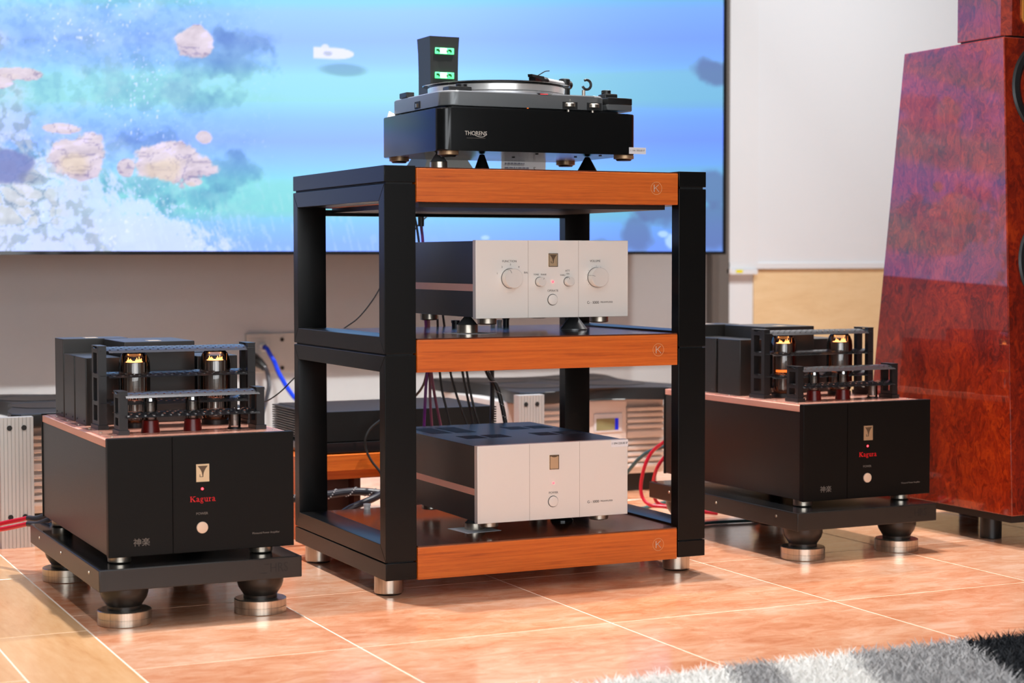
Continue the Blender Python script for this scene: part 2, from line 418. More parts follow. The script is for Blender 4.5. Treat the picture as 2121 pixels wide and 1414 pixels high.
# square pink tiles, .598 m grid, and plank tiles in the left aisle
TP = .598; G = .0040
tile_mesh = {}
def tile(x0, x1, y0, y1, mat, name):
    key = (round(x1 - x0, 4), round(y1 - y0, 4), mat)
    if key not in tile_mesh:
        w, h = x1 - x0 - G, y1 - y0 - G
        tile_mesh[key] = mesh_of(name, B(-w / 2, w / 2, -h / 2, h / 2, -.008, 0, bev=.0006, seg=1), mat)
    o = bpy.data.objects.new(name, tile_mesh[key]); COL.objects.link(o); o.parent = floor
    o.location = ((x0 + x1) / 2, (y0 + y1) / 2, 0)
XB = -.718
xs = [XB, .958 - 2 * TP] + [.958 + TP * i for i in range(-1, 8)]
ys = [-.465 + TP * j for j in range(-5, 6)]
for x0, x1 in zip(xs, xs[1:]):
    for y0, y1 in zip(ys, ys[1:]):
        if y0 < YW: tile(x0, min(x1, 5.2), y0, min(y1, YW), 'pink_tile', 'tile')
for i in range(4):                                    # pink tiles behind the aisle
    for y0, y1 in zip((1.066, 1.664, 2.262), (1.664, 2.262, YW)): tile(XB - TP * (i + 1), XB - TP * i, y0, y1, 'pink_tile', 'tile')
for i in range(9):
    x1 = XB - .2075 * i; off = (0.0, .31, .52)[i % 3]
    y = 1.066; j = -.045 + off if i else -.045
    cuts = [1.066] + [c for c in [j + .73 - .73 * k for k in range(-1, 8)] if -3.4 < c < 1.0]
    for a, b in zip(cuts, cuts[1:]): tile(x1 - .2075, x1, b, a, 'plank_tile', 'plank')

# wall fittings on the right: lower maple panel, white strip, marker board with its ledge
o = struct('trim_1', B(2.652, 2.785, YW - .012, YW, 0, .75), 'white_lacquer')
o = struct('wall_strip', B(2.555, 2.640, YW - .05, YW, 0, 2.95), 'strip_grey')  # dark grey strip up the wall beside the screen
wp = obj('wall_panel', B(2.787, 4.6, YW - .016, YW, .0, .764, bev=.001), 'maple'); tag(wp, 'pale maple wood panel low on the wall below the white board', 'wall panel')
wb = thing('whiteboard', 'large white marker board on the wall right of the screen', 'whiteboard', (2.656, YW, .748))
obj('board', B(.0, 1.9, -.022, 0, .03, 1.9), 'whiteboard', wb)
obj('frame', B(.0, 1.9, -.03, -.0005, .018, .045, bev=.002), 'white_lacquer', wb)
obj('frame', B(-.004, .145, -.028, -.0005, .045, 1.9, bev=.002), 'white_lacquer', wb)
obj('ledge', B(-.004, .134, -.045, -.0005, -.006, .017, bev=.003), 'white_lacquer', wb)
obj('end_cap', B(-.03, -.004, -.05, -.0005, -.004, .022, bev=.004), 'cap_white', wb)
obj('sticker', B(.022, .055, -.0465, -.045, .002, .015), 'yellow_label', wb, label='bright yellow label')
# wall outlets under the screen
w1 = thing('wall_outlet', 'square beige wall outlet plate with a blue cable plugged in', 'wall outlet', (.535, YW, .375))
obj('plate', B(-.048, .048, -.012, 0, 0, .15, bev=.003), 'plate_beige', w1)
obj('inset', B(-.036, .036, -.014, -.012, .03, .132, bev=.002), 'plate_beige', w1)
obj('socket', L([(.016, 0), (.016, -.022), (.011, -.026), (.011, 0)], 20, (.018, -.014, .098), 'Y'), 'cap_white', w1)
w2 = thing('cover_plate', 'blank beige cover plate with two screws beside the wall outlet', 'cover plate', (.6355, YW, .372))
obj('plate', B(-.052, .052, -.006, 0, 0, .153, bev=.002), 'plate_beige', w2)
for z in (.018, .128): obj('screw', L([(.008, 0), (.008, -.002), (.0, -.002)], 16, (-.002, -.006, z), 'Y'), 'hole_dark', w2)

# ------------------------------------------------------------------ the big screen
def sm(a, b, x):
    t = np.clip((x - a) / (b - a), 0, 1); return t * t * (3 - 2 * t)
def vnoise(x, y, seed):
    xi, yi = np.floor(x).astype(np.int64), np.floor(y).astype(np.int64); fx, fy = x - xi, y - yi
    def h(i, j):
        n = (i * 374761393 + j * 668265263 + seed * 974634677) & 0xffffffff
        n = ((n ^ (n >> 13)) * 1274126177) & 0xffffffff
        return ((n ^ (n >> 16)) & 0xffff) / 65535.0
    ux, uy = fx * fx * (3 - 2 * fx), fy * fy * (3 - 2 * fy)
    return (h(xi, yi) * (1 - ux) + h(xi + 1, yi) * ux) * (1 - uy) + (h(xi, yi + 1) * (1 - ux) + h(xi + 1, yi + 1) * ux) * uy
def fbm(x, y, s, o=4):
    a, t, w = .5, 0, 0
    for i in range(o): t = t + a * vnoise(x * 2 ** i, y * 2 ** i, s + i); w += a; a *= .55
    return t / w
def voro(x, y, seed):
    xi, yi = np.floor(x).astype(np.int64), np.floor(y).astype(np.int64)
    d1 = np.full(x.shape, 9.); d2 = np.full(x.shape, 9.); idv = np.zeros(x.shape)
    for i in (-1, 0, 1):
        for j in (-1, 0, 1):
            a, b = xi + i, yi + j
            rx, ry = vnoise(a * 1.0, b * 1.0, seed), vnoise(a * 1.0, b * 1.0, seed + 9)
            d = np.hypot(a + rx - x, b + ry - y); m = d < d1
            d2 = np.where(m, d1, np.minimum(d2, d)); idv = np.where(m, vnoise(a * 1.0, b * 1.0, seed + 5), idv); d1 = np.where(m, d, d1)
    return d1, d2, idv
def screen_picture(X, Z):
    """aerial view of a rocky shore: turquoise shallows, pale rocks, foam, a small white boat"""
    k = 614 + (513 - 614) * (X + .506) / 2.86
    v = 521 - (Z - .841) * k + 7 * (fbm(X * 1.5, Z * 1.5, 3) - .5)
    kv = [-420, -330, -240, -150, -70, 0, 20, 80, 125, 152, 205, 245, 290, 335, 372, 435, 468, 505, 525]
    kc = np.array([(160, 205, 255), (165, 233, 242), (155, 195, 255), (165, 235, 242), (158, 200, 255), (150, 225, 245), (163, 214, 255), (158, 200, 255), (160, 214, 254), (164, 234, 244), (160, 232, 240), (153, 206, 255), (152, 192, 255), (152, 212, 250), (148, 231, 240), (140, 225, 233), (146, 205, 250), (146, 190, 252), (146, 190, 252)], float)
    c = np.stack([np.interp(v, kv, kc[:, i]) for i in range(3)], -1)
    def blend(c, m, col): m = m[..., None]; return c * (1 - m) + np.array(col, float) * m
    g = sm(.9, 2.35, X)[..., None]; c = c * (1 - g * np.array([.22, .17, .03]))
    def shade(c, m, a, k=(.30, .22, .10)): return c * (1 - (a * m)[..., None] * np.array(k))
    fine = fbm(X * 46, Z * 52, 13, 4); mid = fbm(X * 15, Z * 18, 14, 4); big = fbm(X * 5, Z * 6, 11, 4)
    left = sm(.50, -.05, X + .40 * (fbm(X * 3, Z * 3, 21) - .5))
    c = shade(c, left * sm(.40, .66, .55 * big + .45 * mid), .34)
    c = shade(c, left * sm(.46, .60, fine), .22)
    c = blend(c, .30 * left * sm(.5, .7, fbm(X * 9, Z * 10, 17)), (200, 232, 246))
    def blob(cx, cz, rx, rz, n=.45, s=31, f=9, soft=.12):
        d = np.hypot((X - cx) / rx, (Z - cz) / rz) + n * (fbm(X * f, Z * f, s, 5) - .5) * 2
        return sm(1 + soft, 1 - soft, d)
    for cx, cz, rx, rz, a in ((.30, 1.555, .15, .075, .8), (.37, 1.60, .11, .045, .7), (.22, 1.50, .12, .04, .6), (.02, 1.40, .26, .05, .45), (.18, 1.37, .16, .05, .5), (.27, 1.12, .11, .06, 1.0), (.02, 1.205, .13, .055, .8),
                              (-.02, 1.065, .16, .03, .7), (.20, 1.035, .12, .045, .9), (-.2, 1.52, .28, .05, .35), (.335, 1.385, .026, .03, .6), (.10, .985, .05, .03, .5), (-.06, 1.01, .05, .03, .5), (.20, 1.38, .05, .05, .5)):
        c = shade(c, blob(cx, cz, rx, rz, 1.0, 41, 15, .3) * (.55 + .9 * (mid - .2)), a * .50, (.42, .34, .16))
    # foam and glitter: streaks slanting down to the right, denser to the left and the bottom
    st = .6 * fbm(X * 42 + Z * 20, Z * 30, 55, 4) + .4 * fbm(X * 130 + Z * 50, Z * 70, 56, 3)
    dens = np.clip(.95 * sm(.55, -.60, X) * sm(1.42, .95, Z) + .62 * sm(1.08, .84, Z) * sm(.85, .05, X) + .25 * sm(.45, -.5, X) * sm(1.48, 1.25, Z), 0, 1.05)
    c = blend(c, .80 * sm(.0, .16, dens * .62 - .66 + st * .62), (226, 238, 255))
    gl = vnoise(X * 150, Z * 120, 66)
    c = blend(c, .85 * sm(.82, .94, gl) * sm(.65, -.1, X) * sm(.38, .6, fbm(X * 7, Z * 7, 68)), (240, 250, 255))
    c = blend(c, .24 * sm(.62, .80, vnoise(X * 95 + Z * 22, Z * 26, 67)) * sm(1.2, .85, Z) * sm(1.3, .5, X), (225, 245, 255))
    # shingle beach in the corner
    d1, d2, idv = voro(X * 17 + 2.5 * fbm(X * 8, Z * 8, 2), Z * 24 + 1.5 * fbm(X * 7, Z * 9, 4), 70)
    beach = sm(.0, .16, (-.06 - X) * .9 + (1.12 - Z) * .55 - .10 + .30 * (fbm(X * 9, Z * 9, 71) - .5))
    c = blend(c, .60 * beach * sm(.38, .62, fbm(X * 16, Z * 16, 72)), (218, 228, 246))
    c = shade(c, beach * sm(.5, .62, fbm(X * 34, Z * 34, 73)), .5, (.34, .30, .22))
    pebble = sm(.05, .22, d2 - d1) * sm(.25, .45, idv)
    pc = np.stack([184 + 50 * idv, 190 + 46 * idv, 200 + 46 * idv], -1) - (fine[..., None] - .5) * 50
    pm = .8 * beach * sm(.10, .26, (-.16 - X) + .25 * (1.12 - Z)) * sm(1.24, 1.10, Z) * sm(.88, .96, Z)
    c = c * (1 - (pm * pebble)[..., None]) + pc * (pm * pebble)[..., None]
    c = shade(c, pm * (1 - sm(.0, .08, d2 - d1)), .7, (.40, .36, .28))
    c = blend(c, .80 * blob(-.47, 1.13, .075, .055, .5, 80, 14, .2), (116, 128, 198))
    c = blend(c, .45 * blob(-.40, 1.09, .05, .03, .5, 81, 14, .3), (128, 138, 170))
    # pale rocks with cracks
    for cx, cz, rx, rz, s, yel in ((.18, 1.575, .088, .055, 90, 0), (.10, 1.150, .140, .070, 92, .45), (-.225, 1.165, .095, .075, 94, .5), (-.44, 1.440, .08, .022, 96, .15), (-.50, 1.41, .05, .018, 97, .0), (-.30, 1.262, .06, .016, 98, .0), (-.07, 1.13, .032, .04, 99, .0), (.17, 1.085, .03, .015, 86, .3), (.21, 1.245, .03, .02, 87, 0)):
        m = blob(cx, cz, rx, rz, .55, s, 16, .08)
        ridg = np.abs(fbm(X * 18 + 4 * fbm(X * 7, Z * 7, s), Z * 34, s + 3, 4) - .5) * 2
        lump = fbm(X * 20 - Z * 12, Z * 38, s + 7, 5)
        rc = np.stack([232 - 0 * X, 219 - 0 * X, 234 - 0 * X], -1) - (1 - sm(.0, .10, ridg))[..., None] * np.array([46, 44, 26]) + (lump[..., None] - .5) * 70
        rc = np.clip(rc, 90, 248) - sm(cz + .02, cz - .07, Z)[..., None] * np.array([20, 22, 16])
        c = c * (1 - m[..., None]) + rc * m[..., None]
        if yel: c = blend(c, yel * m * blob(cx - rx * .35, cz - rz * .35, rx * .5, rz * .5, .8, s + 8, 12, .4), (240, 218, 180))
    # boat and its shadow on the seabed
    c = blend(c, .5 * blob(.73, 1.505, .085, .022, .15, 101, 8, .3), (105, 150, 200))
    bx = (X - .695) / .078; hull = np.abs(Z - 1.563) - .021 * np.sqrt(np.clip(1 - np.clip(bx, -.15, 1) ** 2, 0, 1))
    bm_ = sm(.002, -.002, hull) * (np.abs(bx) < 1)
    c = blend(c, bm_, (240, 243, 255)); c = blend(c, .55 * blob(.672, 1.562, .018, .009, .3, 102), (165, 178, 215))
    c = blend(c, .9 * blob(.662, 1.585, .014, .009, .3, 103), (238, 241, 255))
    # reef and light spots on the right
    for cx, cz, rx, rz, a in ((2.32, 1.56, .09, .05, .75), (2.10, 1.03, .16, .085, .8), (1.96, .90, .07, .07, .65), (2.30, 1.10, .08, .07, .7), (2.28, .94, .12, .09, .7), (1.80, .86, .05, .03, .3)):
        c = blend(c, a * blob(cx, cz, rx, rz, .5, 110, 8, .25), (98, 118, 172))
    for cx, cz, rx, rz in ((2.08, .91, .025, .012), (2.12, .88, .03, .03), (1.30, .893, .02, .010), (1.22, .866, .05, .006), (2.24, 1.052, .022, .007)):
        c = blend(c, .8 * blob(cx, cz, rx, rz, .5, 120, 20, .25), (196, 232, 252))
    dk = (.62 * sm(-.55, -1.05, X + .5 * (fbm(X * 3, Z * 3, 130) - .5)))[..., None]; c = c * (1 - dk) + np.array([48., 112., 250.]) * dk       # unseen left part made bluer to tint the side reflections
    c = np.clip(c / 255.0, 0, 1)
    c = np.where(c <= .04045, c / 12.92, ((c + .055) / 1.055) ** 2.4)
    c[..., 2] += np.clip(c[..., 2] - .86, 0, 1) * 5.0          # the blue channel of the screen is pushed past display white for bluer reflections
    return c
YT = 2.30; XR = 2.358; ZB = .841
gx = np.concatenate([np.arange(-1.25, -.70, .03), np.arange(-.70, XR, .0042), [XR]])
gz = np.concatenate([np.arange(ZB, 1.93, .0042), np.arange(1.93, 2.80, .03), [2.80]])
GX, GZ = np.meshgrid(gx, gz)
nx, nz = len(gx), len(gz)
co = np.zeros((nx * nz, 3)); co[:, 0] = GX.ravel(); co[:, 2] = GZ.ravel()
me = bpy.data.meshes.new('display_panel')
ii = (np.arange(nz - 1)[:, None] * nx + np.arange(nx - 1)[None]).ravel()
quads = np.stack([ii, ii + 1, ii + nx + 1, ii + nx], 1)
me.vertices.add(nx * nz); me.vertices.foreach_set('co', co.ravel())
me.loops.add(quads.size); me.loops.foreach_set('vertex_index', quads.ravel())
me.polygons.add(len(quads)); me.polygons.foreach_set('loop_start', np.arange(len(quads)) * 4); me.polygons.foreach_set('loop_total', np.full(len(quads), 4))
me.update()
ca = me.color_attributes.new('picture', 'FLOAT_COLOR', 'POINT')
rgb = screen_picture(GX, GZ).reshape(-1, 3)
ca.data.foreach_set('color', np.concatenate([rgb, np.ones((len(rgb), 1))], 1).ravel().astype(np.float32))
m, nt, b = nmat('screen_light')
at = nt.nodes.new('ShaderNodeAttribute'); at.attribute_name = 'picture'
b.inputs['Base Color'].default_value = (.005, .005, .005, 1); b.inputs['Roughness'].default_value = .45; b.inputs['Specular IOR Level'].default_value = .2
nt.links.new(at.outputs['Color'], b.inputs['Emission Color']); b.inputs['Emission Strength'].default_value = 1.0
me.materials.append(m)
tv = thing('video_screen', 'huge video screen showing a rocky turquoise coast from above', 'screen', (0, YT, 0))
obj('display_panel', me, None, tv)
obj('cabinet', B(-1.25, XR, .004, .09, ZB, 2.80), 'black_plastic', tv)
bm = new()
box(bm, -1.262, XR + .014, -.004, .095, ZB - .012, ZB - .0005); box(bm, -1.262, XR + .014, -.004, .095, 2.8005, 2.812)
box(bm, -1.262, -1.2505, -.004, .095, ZB - .0005, 2.8005); box(bm, XR + .0005, XR + .014, -.004, .095, ZB - .0005, 2.8005)
obj('bezel', bm, 'black_gloss', tv)
for x in (-.8, .6, 1.9): obj('wall_bracket', B(x - .04, x + .04, .096, YW - YT - .003, 1.5, 2.3), 'rack_black', tv)

# ------------------------------------------------------------------ the rack
RW, RD = .8844, .6806
rk = thing('equipment_rack', 'black two-tier equipment rack with three orange cherry shelf boards', 'rack')
PW, PD, RT = .080, .037, .040
def ring(x0, z0, z1, nm):
    """mitred square frame standing along the rack side"""
    bv = .0012
    for y0, y1, zz in ((0, PD, 'f'), (RD - PD, RD, 'r')):
        bm = new(); t = RT
        if zz == 'f': poly = [(0, z0), (PD, z0 + t), (PD, z1 - t), (0, z1)]
        else: poly = [(RD, z0), (RD, z1), (RD - PD, z1 - t), (RD - PD, z0 + t)]
        lo = [bm.verts.new((x0, y, z)) for y, z in poly]; hi = [bm.verts.new((x0 + PW, y, z)) for y, z in poly]
        bm.faces.new(lo); bm.faces.new(hi[::-1])
        for i in range(4): bm.faces.new((lo[i], hi[i], hi[(i + 1) % 4], lo[(i + 1) % 4]))
        bmesh.ops.bevel(bm, geom=bm.edges[:], offset=bv, segments=2, profile=.5, affect='EDGES')
        obj('post', bm, 'rack_black', rk)
    for a in (0, 1):
        t = RT; poly = [(0, z0), (PD, z0 + t), (RD - PD, z0 + t), (RD, z0)] if a == 0 else [(0, z1), (RD, z1), (RD - PD, z1 - t), (PD, z1 - t)]
        bm = new(); lo = [bm.verts.new((x0, y, z)) for y, z in poly]; hi = [bm.verts.new((x0 + PW, y, z)) for y, z in poly]
        bm.faces.new(lo); bm.faces.new(hi[::-1])
        for i in range(4): bm.faces.new((lo[i], hi[i], hi[(i + 1) % 4], lo[(i + 1) % 4]))
        bmesh.ops.bevel(bm, geom=bm.edges[:], offset=bv, segments=2, profile=.5, affect='EDGES')
        obj('rail', bm, 'rack_black', rk)
for x0 in (0, RW - PW):
    obj('base_beam', B(x0, x0 + PW, 0, RD, .0456, .0870, bev=.0012), 'rack_black', rk)
    ring(x0, .0900, .5845, 'lower'); ring(x0, .5885, .9915, 'upper')
    obj('cap_beam', B(x0, x0 + PW, 0, RD, .9965, 1.0357, bev=.0012), 'rack_black', rk)
    for z0, z1 in ((.0865, .0905), (.584, .589), (.991, .997)): obj('spacer', B(x0 + .006, x0 + PW - .006, .006, RD - .006, z0, z1), 'engraved', rk)
for x in (.0385, RW - .0385):
    for y in (.081, .6):
        f = obj('foot', L([(.0345, .004), (.0355, .006), (.0355, .0456), (0, .0456)], 40, (x, y, 0)), 'steel', rk)
        obj('foot_pad', L([(.031, 0), (.033, .004), (0, .004)], 32, (x, y, 0)), 'rubber', f)
for z0, z1, zk, xk in ((.0437, .1250, .0846, .7422), (.5425, .6238, .5826, .7411), (.9503, 1.0326, .9914, .7343)):
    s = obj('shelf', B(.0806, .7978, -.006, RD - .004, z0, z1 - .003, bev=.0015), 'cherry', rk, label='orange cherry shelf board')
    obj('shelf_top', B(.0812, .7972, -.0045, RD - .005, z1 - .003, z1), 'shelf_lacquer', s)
    if z0 > .9: obj('underside_panel', B(.10, .78, .03, RD - .03, z0 - .012, z0), 'black_plastic', s)
    bm = new(); n = 40                                           # emblem: thin ring and a K
    for i in range(n):
        a0, a1 = 2 * math.pi * i / n, 2 * math.pi * (i + 1) / n
        vs_ = [bm.verts.new((r * math.cos(a), 0, r * math.sin(a))) for r, a in ((.0152, a0), (.0161, a0), (.0161, a1), (.0152, a1))]; bm.faces.new(vs_)
    obj('emblem_ring', bm, 'logo_line', s, (xk, -.0066, zk))
    bm = new()
    for p, q in (((-.0065, -.009), (-.0065, .009)), ((-.006, -.001), (.0065, .009)), ((-.0025, .002), (.0075, -.009))):
        bar(bm, (p[0], 0, p[1]), (q[0], 0, q[1]), .0014, .0008)
    obj('emblem_letter', bm, 'silver_print', s, (xk, -.0066, zk))
obj('cross_rail', B(.08, RW - .08, RD - .035, RD - .006, .930, .946), 'rack_black', rk)

# ------------------------------------------------------------------ isolation cones
def cone_foot(loc, label, kind, h, r, group):
    t = thing('isolation_cone', label, 'isolation cone', loc, 0, group)
    if kind == 'steel':
        obj('base', L([(r - .002, 0), (r, .001), (r, h * .5), (r - .001, h * .52), (0, h * .52)], 40), 'steel', t)
        obj('tip', L([(r * .93, h * .52), (r * .30, h), (0, h)], 40), 'chassis_grey', t)
    else:
        obj('base', L([(r, 0), (r, .003), (r - .001, .004), (0, .004)], 40), 'black_gloss' if kind == 'dark' else 'chassis_grey', t)
        obj('tip', L([(r * .97, .004), (.006, h - .001), (0, h)], 40), 'rack_black' if kind == 'dark' else 'chassis_grey', t)
    return t

# ------------------------------------------------------------------ silver two-box preamplifier
def badge(parent, x, z, w, h, y=-.001, kind=0):
    b_ = obj('badge', B(x - w / 2, x + w / 2, y - .001, y + .001, z - h / 2, z + h / 2), 'gold_badge', parent, label='small gold emblem plate')
    bm = new()
    if kind != 1:                                                # a trumpet-shaped horn over a small foot line
        zt = z + h * .40
        for s in (-1, 1):
            prev = None
            for i in range(9):
                t = i / 8; xx = x + s * w * (.36 * (1 - t) ** 2.2 + .035); zz = zt - h * .62 * t
                xi = x
                if prev: bm.faces.new([bm.verts.new(p) for p in ((prev[0], y - .0013, prev[1]), (xx, y - .0013, zz), (xi, y - .0013, zz), (xi, y - .0013, prev[1]))])
                prev = (xx, zz)
        box(bm, x - w * .25, x + w * .02, y - .0014, y - .001, z - h * .23, z - h * .20)
        box(bm, x - w * .25, x - w * .20, y - .0014, y - .001, z - h * .23, z - h * .08)
    else:
        box(bm, x - w * .46, x + w * .46, y - .0014, y - .001, z + h * .40, z + h * .45)
        for i in range(8):
            a0, a1 = math.pi + math.pi * i / 8, math.pi + math.pi * (i + 1) / 8
            bm.faces.new([bm.verts.new(p) for p in ((x, y - .0014, z + h * .40), (x + w * .3 * math.cos(a0), y - .0014, z + h * .40 + h * .06 * math.sin(a0)), (x + w * .3 * math.cos(a1), y - .0014, z + h * .40 + h * .06 * math.sin(a1)))])
    obj('horn_emblem', bm, 'badge_print', b_)
    bm = new()
    for x0, x1, z0, z1 in ((-.5, .5, .46, .5), (-.5, .5, -.5, -.46), (-.5, -.45, -.46, .46), (.45, .5, -.46, .46)):
        box(bm, x + w * x0, x + w * x1, y - .0016, y - .001, z + h * z0, z + h * z1)
    if kind != 2: obj('badge_rim', bm, 'dark_print' if kind == 0 else 'badge_print', b_)
    else: bm.free()
def led(parent, x, z, y, r):
    o = obj('indicator_lamp', L([(r, 0), (r, -.0008), (r * .6, -.0014), (0, -.0016)], 14, (x, y, z), 'Y'), 'led_red', parent, label='glowing red indicator lamp')
def button(parent, x, z, y, r, mat='silver_panel'):
    o = obj('button', L([(r, 0), (r, -.0028), (r - .001, -.0036), (r * .5, -.0041), (0, -.0042)], 36, (x, y, z), 'Y'), mat, parent)
    obj('button_gap', L([(r + .0013, 0), (r + .0013, -.0004), (r, -.0004)], 36, (x, y, z), 'Y'), 'engraved', o)
def knob(parent, x, z, y, r, d, ang):
    k_ = obj('knob', L([(r, -.0012), (r, -d + .001), (r - .001, -d), (0, -d)], 56, (x, y, z), 'Y'), 'knob_silver', parent)
    obj('knob_gap', L([(r + .0008, 0), (r + .0008, -.0012), (0, -.0012)], 48, (x, y, z), 'Y'), 'engraved', k_)
    a = math.radians(ang); bm = new()
    bar(bm, (x + math.cos(a) * r * .62, y - d - .0002, z + math.sin(a) * r * .62), (x + math.cos(a) * (r - .001), y - d - .0002, z + math.sin(a) * (r - .001)), .0012, .0006)
    bar(bm, (x + math.cos(a) * (r + .0001), y - .002, z + math.sin(a) * (r + .0001)), (x + math.cos(a) * (r + .0001), y - d + .001, z + math.sin(a) * (r + .0001)), .0010, .0005)
    obj('pointer', bm, 'dark_print', k_)
def feet4(parent, pts, r, z0, z1, mat='steel', nm='foot'):
    for x, y in pts:
        f = obj(nm, L([(r - .0015, z0), (r, z0 + .002), (r, z1), (0, z1)], 36, (x, y, 0)), mat, parent)
        obj('pad', L([(r - .006, z0 - .001), (r - .004, z0), (0, z0)], 28, (x, y, 0)), 'rubber', f)
def g1000(name, label, x0, x1, z0, z1, zc0, zc1, feet_z):
    """local origin: panel's lower left front corner"""
    w, h = x1 - x0, z1 - z0
    t = thing(name, label, 'amplifier' if name == 'preamplifier' else 'power supply', (x0, .06, z0))
    fp = obj('front_panel', B(0, w, 0, .019, 0, h, bev=.0012), 'silver_panel', t)
    D = .575
    obj('body', B(.002, w - .002, .019, D, .003, zc0 - z0, bev=.001), 'black_case', t)
    obj('copper_band', B(.0005, w - .0005, .019, D - .001, zc0 - z0, zc1 - z0), 'copper', t, label='copper band around the black case')
    up = obj('cover', B(.002, w - .002, .019, D, zc1 - z0, h - .002, bev=.001), 'black_case', t)
    for x in (.143, .284): obj('panel_groove', B(x - .0005, x + .0005, -.0003, .002, .001, h - .001), 'groove_silver', fp)
    feet4(t, ((.055, .055), (w - .055, .055), (.05, .42), (w - .05, .42)), .0245, feet_z - z0, .003)
    return t, fp, up, w, h
pre, fp, up, w, h = g1000('preamplifier', 'silver preamplifier with four knobs on the middle shelf of the rack', .263, .6895, .6665, .860, .734, .752, .651)
ox, oz = .263, .6665
knob(fp, .3572 - ox, .7656 - oz, 0, .0243, .023, 118); knob(fp, .5977 - ox, .7669 - oz, 0, .0243, .023, 168)
knob(fp, .4372 - ox, .7566 - oz, 0, .0112, .017, 60); knob(fp, .517 - ox, .7568 - oz, 0, .0112, .017, 120)
badge(fp, .475 - ox, .8107 - oz, .0257, .0335)
led(fp, .4748 - ox, .7563 - oz, -.0002, .0026); button(fp, .4741 - ox, .7113 - oz, 0, .0132)
text('lettering', 'FUNCTION', .0078, (.3544 - ox, -.0003, .8077 - oz), 'grey_print', fp)
text('lettering', 'VOLUME', .0078, (.5945 - ox, -.0003, .8079 - oz), 'grey_print', fp)
text('lettering', 'OPERATE', .0072, (.4746 - ox, -.0003, .7337 - oz), 'grey_print', fp)
for s, dx, dz in (('1', -.036, .012), ('2', -.023, .028), ('3', .000, .034), ('4', .023, .028), ('BAL', .043, .014)): text('lettering', s, .0065, (.3572 - ox + dx, -.0003, .7656 - oz + dz), 'grey_print', fp)
for i in range(11):
    a = math.radians(220 - 26 * i); bm = new(); bar(bm, (.0275 * math.cos(a), 0, .0275 * math.sin(a)), (.0295 * math.cos(a), 0, .0295 * math.sin(a)), .0006, .0004)
    obj('scale_mark', bm, 'grey_print', fp, (.5977 - ox, -.0003, .7669 - oz))
text('lettering', 'TONE', .0055, (.428 - ox, -.0003, .7745 - oz), 'grey_print', fp); text('lettering', 'PHASE', .0055, (.449 - ox, -.0003, .7745 - oz), 'grey_print', fp)
text('lettering', 'ATT', .0068, (.5160 - ox, -.0003, .7835 - oz), 'grey_print', fp); text('lettering', 'ON', .0055, (.5165 - ox, -.0003, .7760 - oz), 'grey_print', fp); text('lettering', 'THRU', .0055, (.502 - ox, -.0003, .7725 - oz), 'grey_print', fp)
serif('model_name', 'G - 1000', .034, (.5885 - ox, -.0002, .700 - oz), 'dark_print', fp)
text('lettering', 'PREAMPLIFIER', .0058, (.6274 - ox, -.0003, .7035 - oz), 'grey_print', fp)

psu, fp, up, w, h = g1000('power_supply', 'silver power supply box with a single power button on the bottom shelf', .2665, .6895, .1580, .3513, .227, .2435, .1415)
ox, oz = .2665, .1580
badge(fp, .4779 - ox, .3022 - oz, .0262, .0365, kind=1)
led(fp, .4763 - ox, .2492 - oz, -.0002, .0024); button(fp, .4753 - ox, .2027 - oz, 0, .0132)
text('lettering', 'POWER', .0075, (.4763 - ox, -.0003, .2247 - oz), 'grey_print', fp)
serif('model_name', 'G - 1000', .034, (.5897 - ox, -.0002, .1925 - oz), 'dark_print', fp)
text('lettering', 'PREAMPLIFIER', .0058, (.6281 - ox, -.0003, .1955 - oz), 'grey_print', fp)
for i, (vx, vy) in enumerate(((.03, .36), (.03, .44), (.10, .36), (.10, .44), (.27, .38), (.34, .38), (.27, .20), (.34, .20), (.06, .20), (.13, .20))):
    bm = new()
    for k in range(9): box(bm, vx, vx + .058, vy + k * .0085, vy + k * .0085 + .0052, h - .0022, h - .0014)
    obj('vent', bm, 'engraved', up)
tg = thing('price_tag', 'small white price sticker on the corner of the silver power supply', 'price tag', (.6655, .0598, .3408))
obj('label_sheet', B(-.0245, .0245, -.0005, 0, -.0085, .0095), 'paper', tg)
text('lettering', '1 094 220,00 ₽', .0075, (0, -.0007, .0005), 'dark_print', tg, depth=.0003)

zm, zl, zt = .6238, .1250, 1.0326
cone_foot((.318, .236, zm), 'steel isolation cone under the left side of the preamplifier', 'steel', .0425, .0272, 'isolation cones on the rack')
cone_foot((.660, .308, zm + .0004), 'tall grey isolation cone under the right side of the preamplifier', 'tall', .0425, .0365, 'isolation cones on the rack')
cone_foot((.318, .193, zl), 'steel isolation cone under the left side of the power supply', 'steel', .0325, .0262, 'isolation cones on the rack')
cone_foot((.585, .230, zl + .0004), 'dark isolation cone under the right side of the power supply', 'dark', .0325, .030, 'isolation cones on the rack')
cone_foot((.212, .170, zt), 'steel isolation cone under the left front of the turntable', 'steel', .0448, .0225, 'isolation cones on the rack')
cone_foot((.330, .170, zt), 'short dark isolation cone under the turntable beside the steel cone', 'dark', .0448, .021, 'isolation cones on the rack')
cone_foot((.629, .170, zt), 'large dark isolation cone under the right front of the turntable', 'dark', .0448, .029, 'isolation cones on the rack')
for x, y, z, lab in ((.325, .225, zm, 'thin paper pad under the steel cone on the middle shelf'), (.318, .185, zl, 'thin paper pad under the steel cone on the bottom shelf')):
    p = obj('paper_pad', B(-.055, .045, -.05, .05, 0, .0004), 'paper', None, (x, y, z)); p.rotation_euler = (0, 0, .12); tag(p, lab, 'paper')
for o in bpy.data.objects:
    if o.name.startswith('isolation_cone') and o.parent is None and abs(o.location.x - .318) < .001: o.location.z += .0005
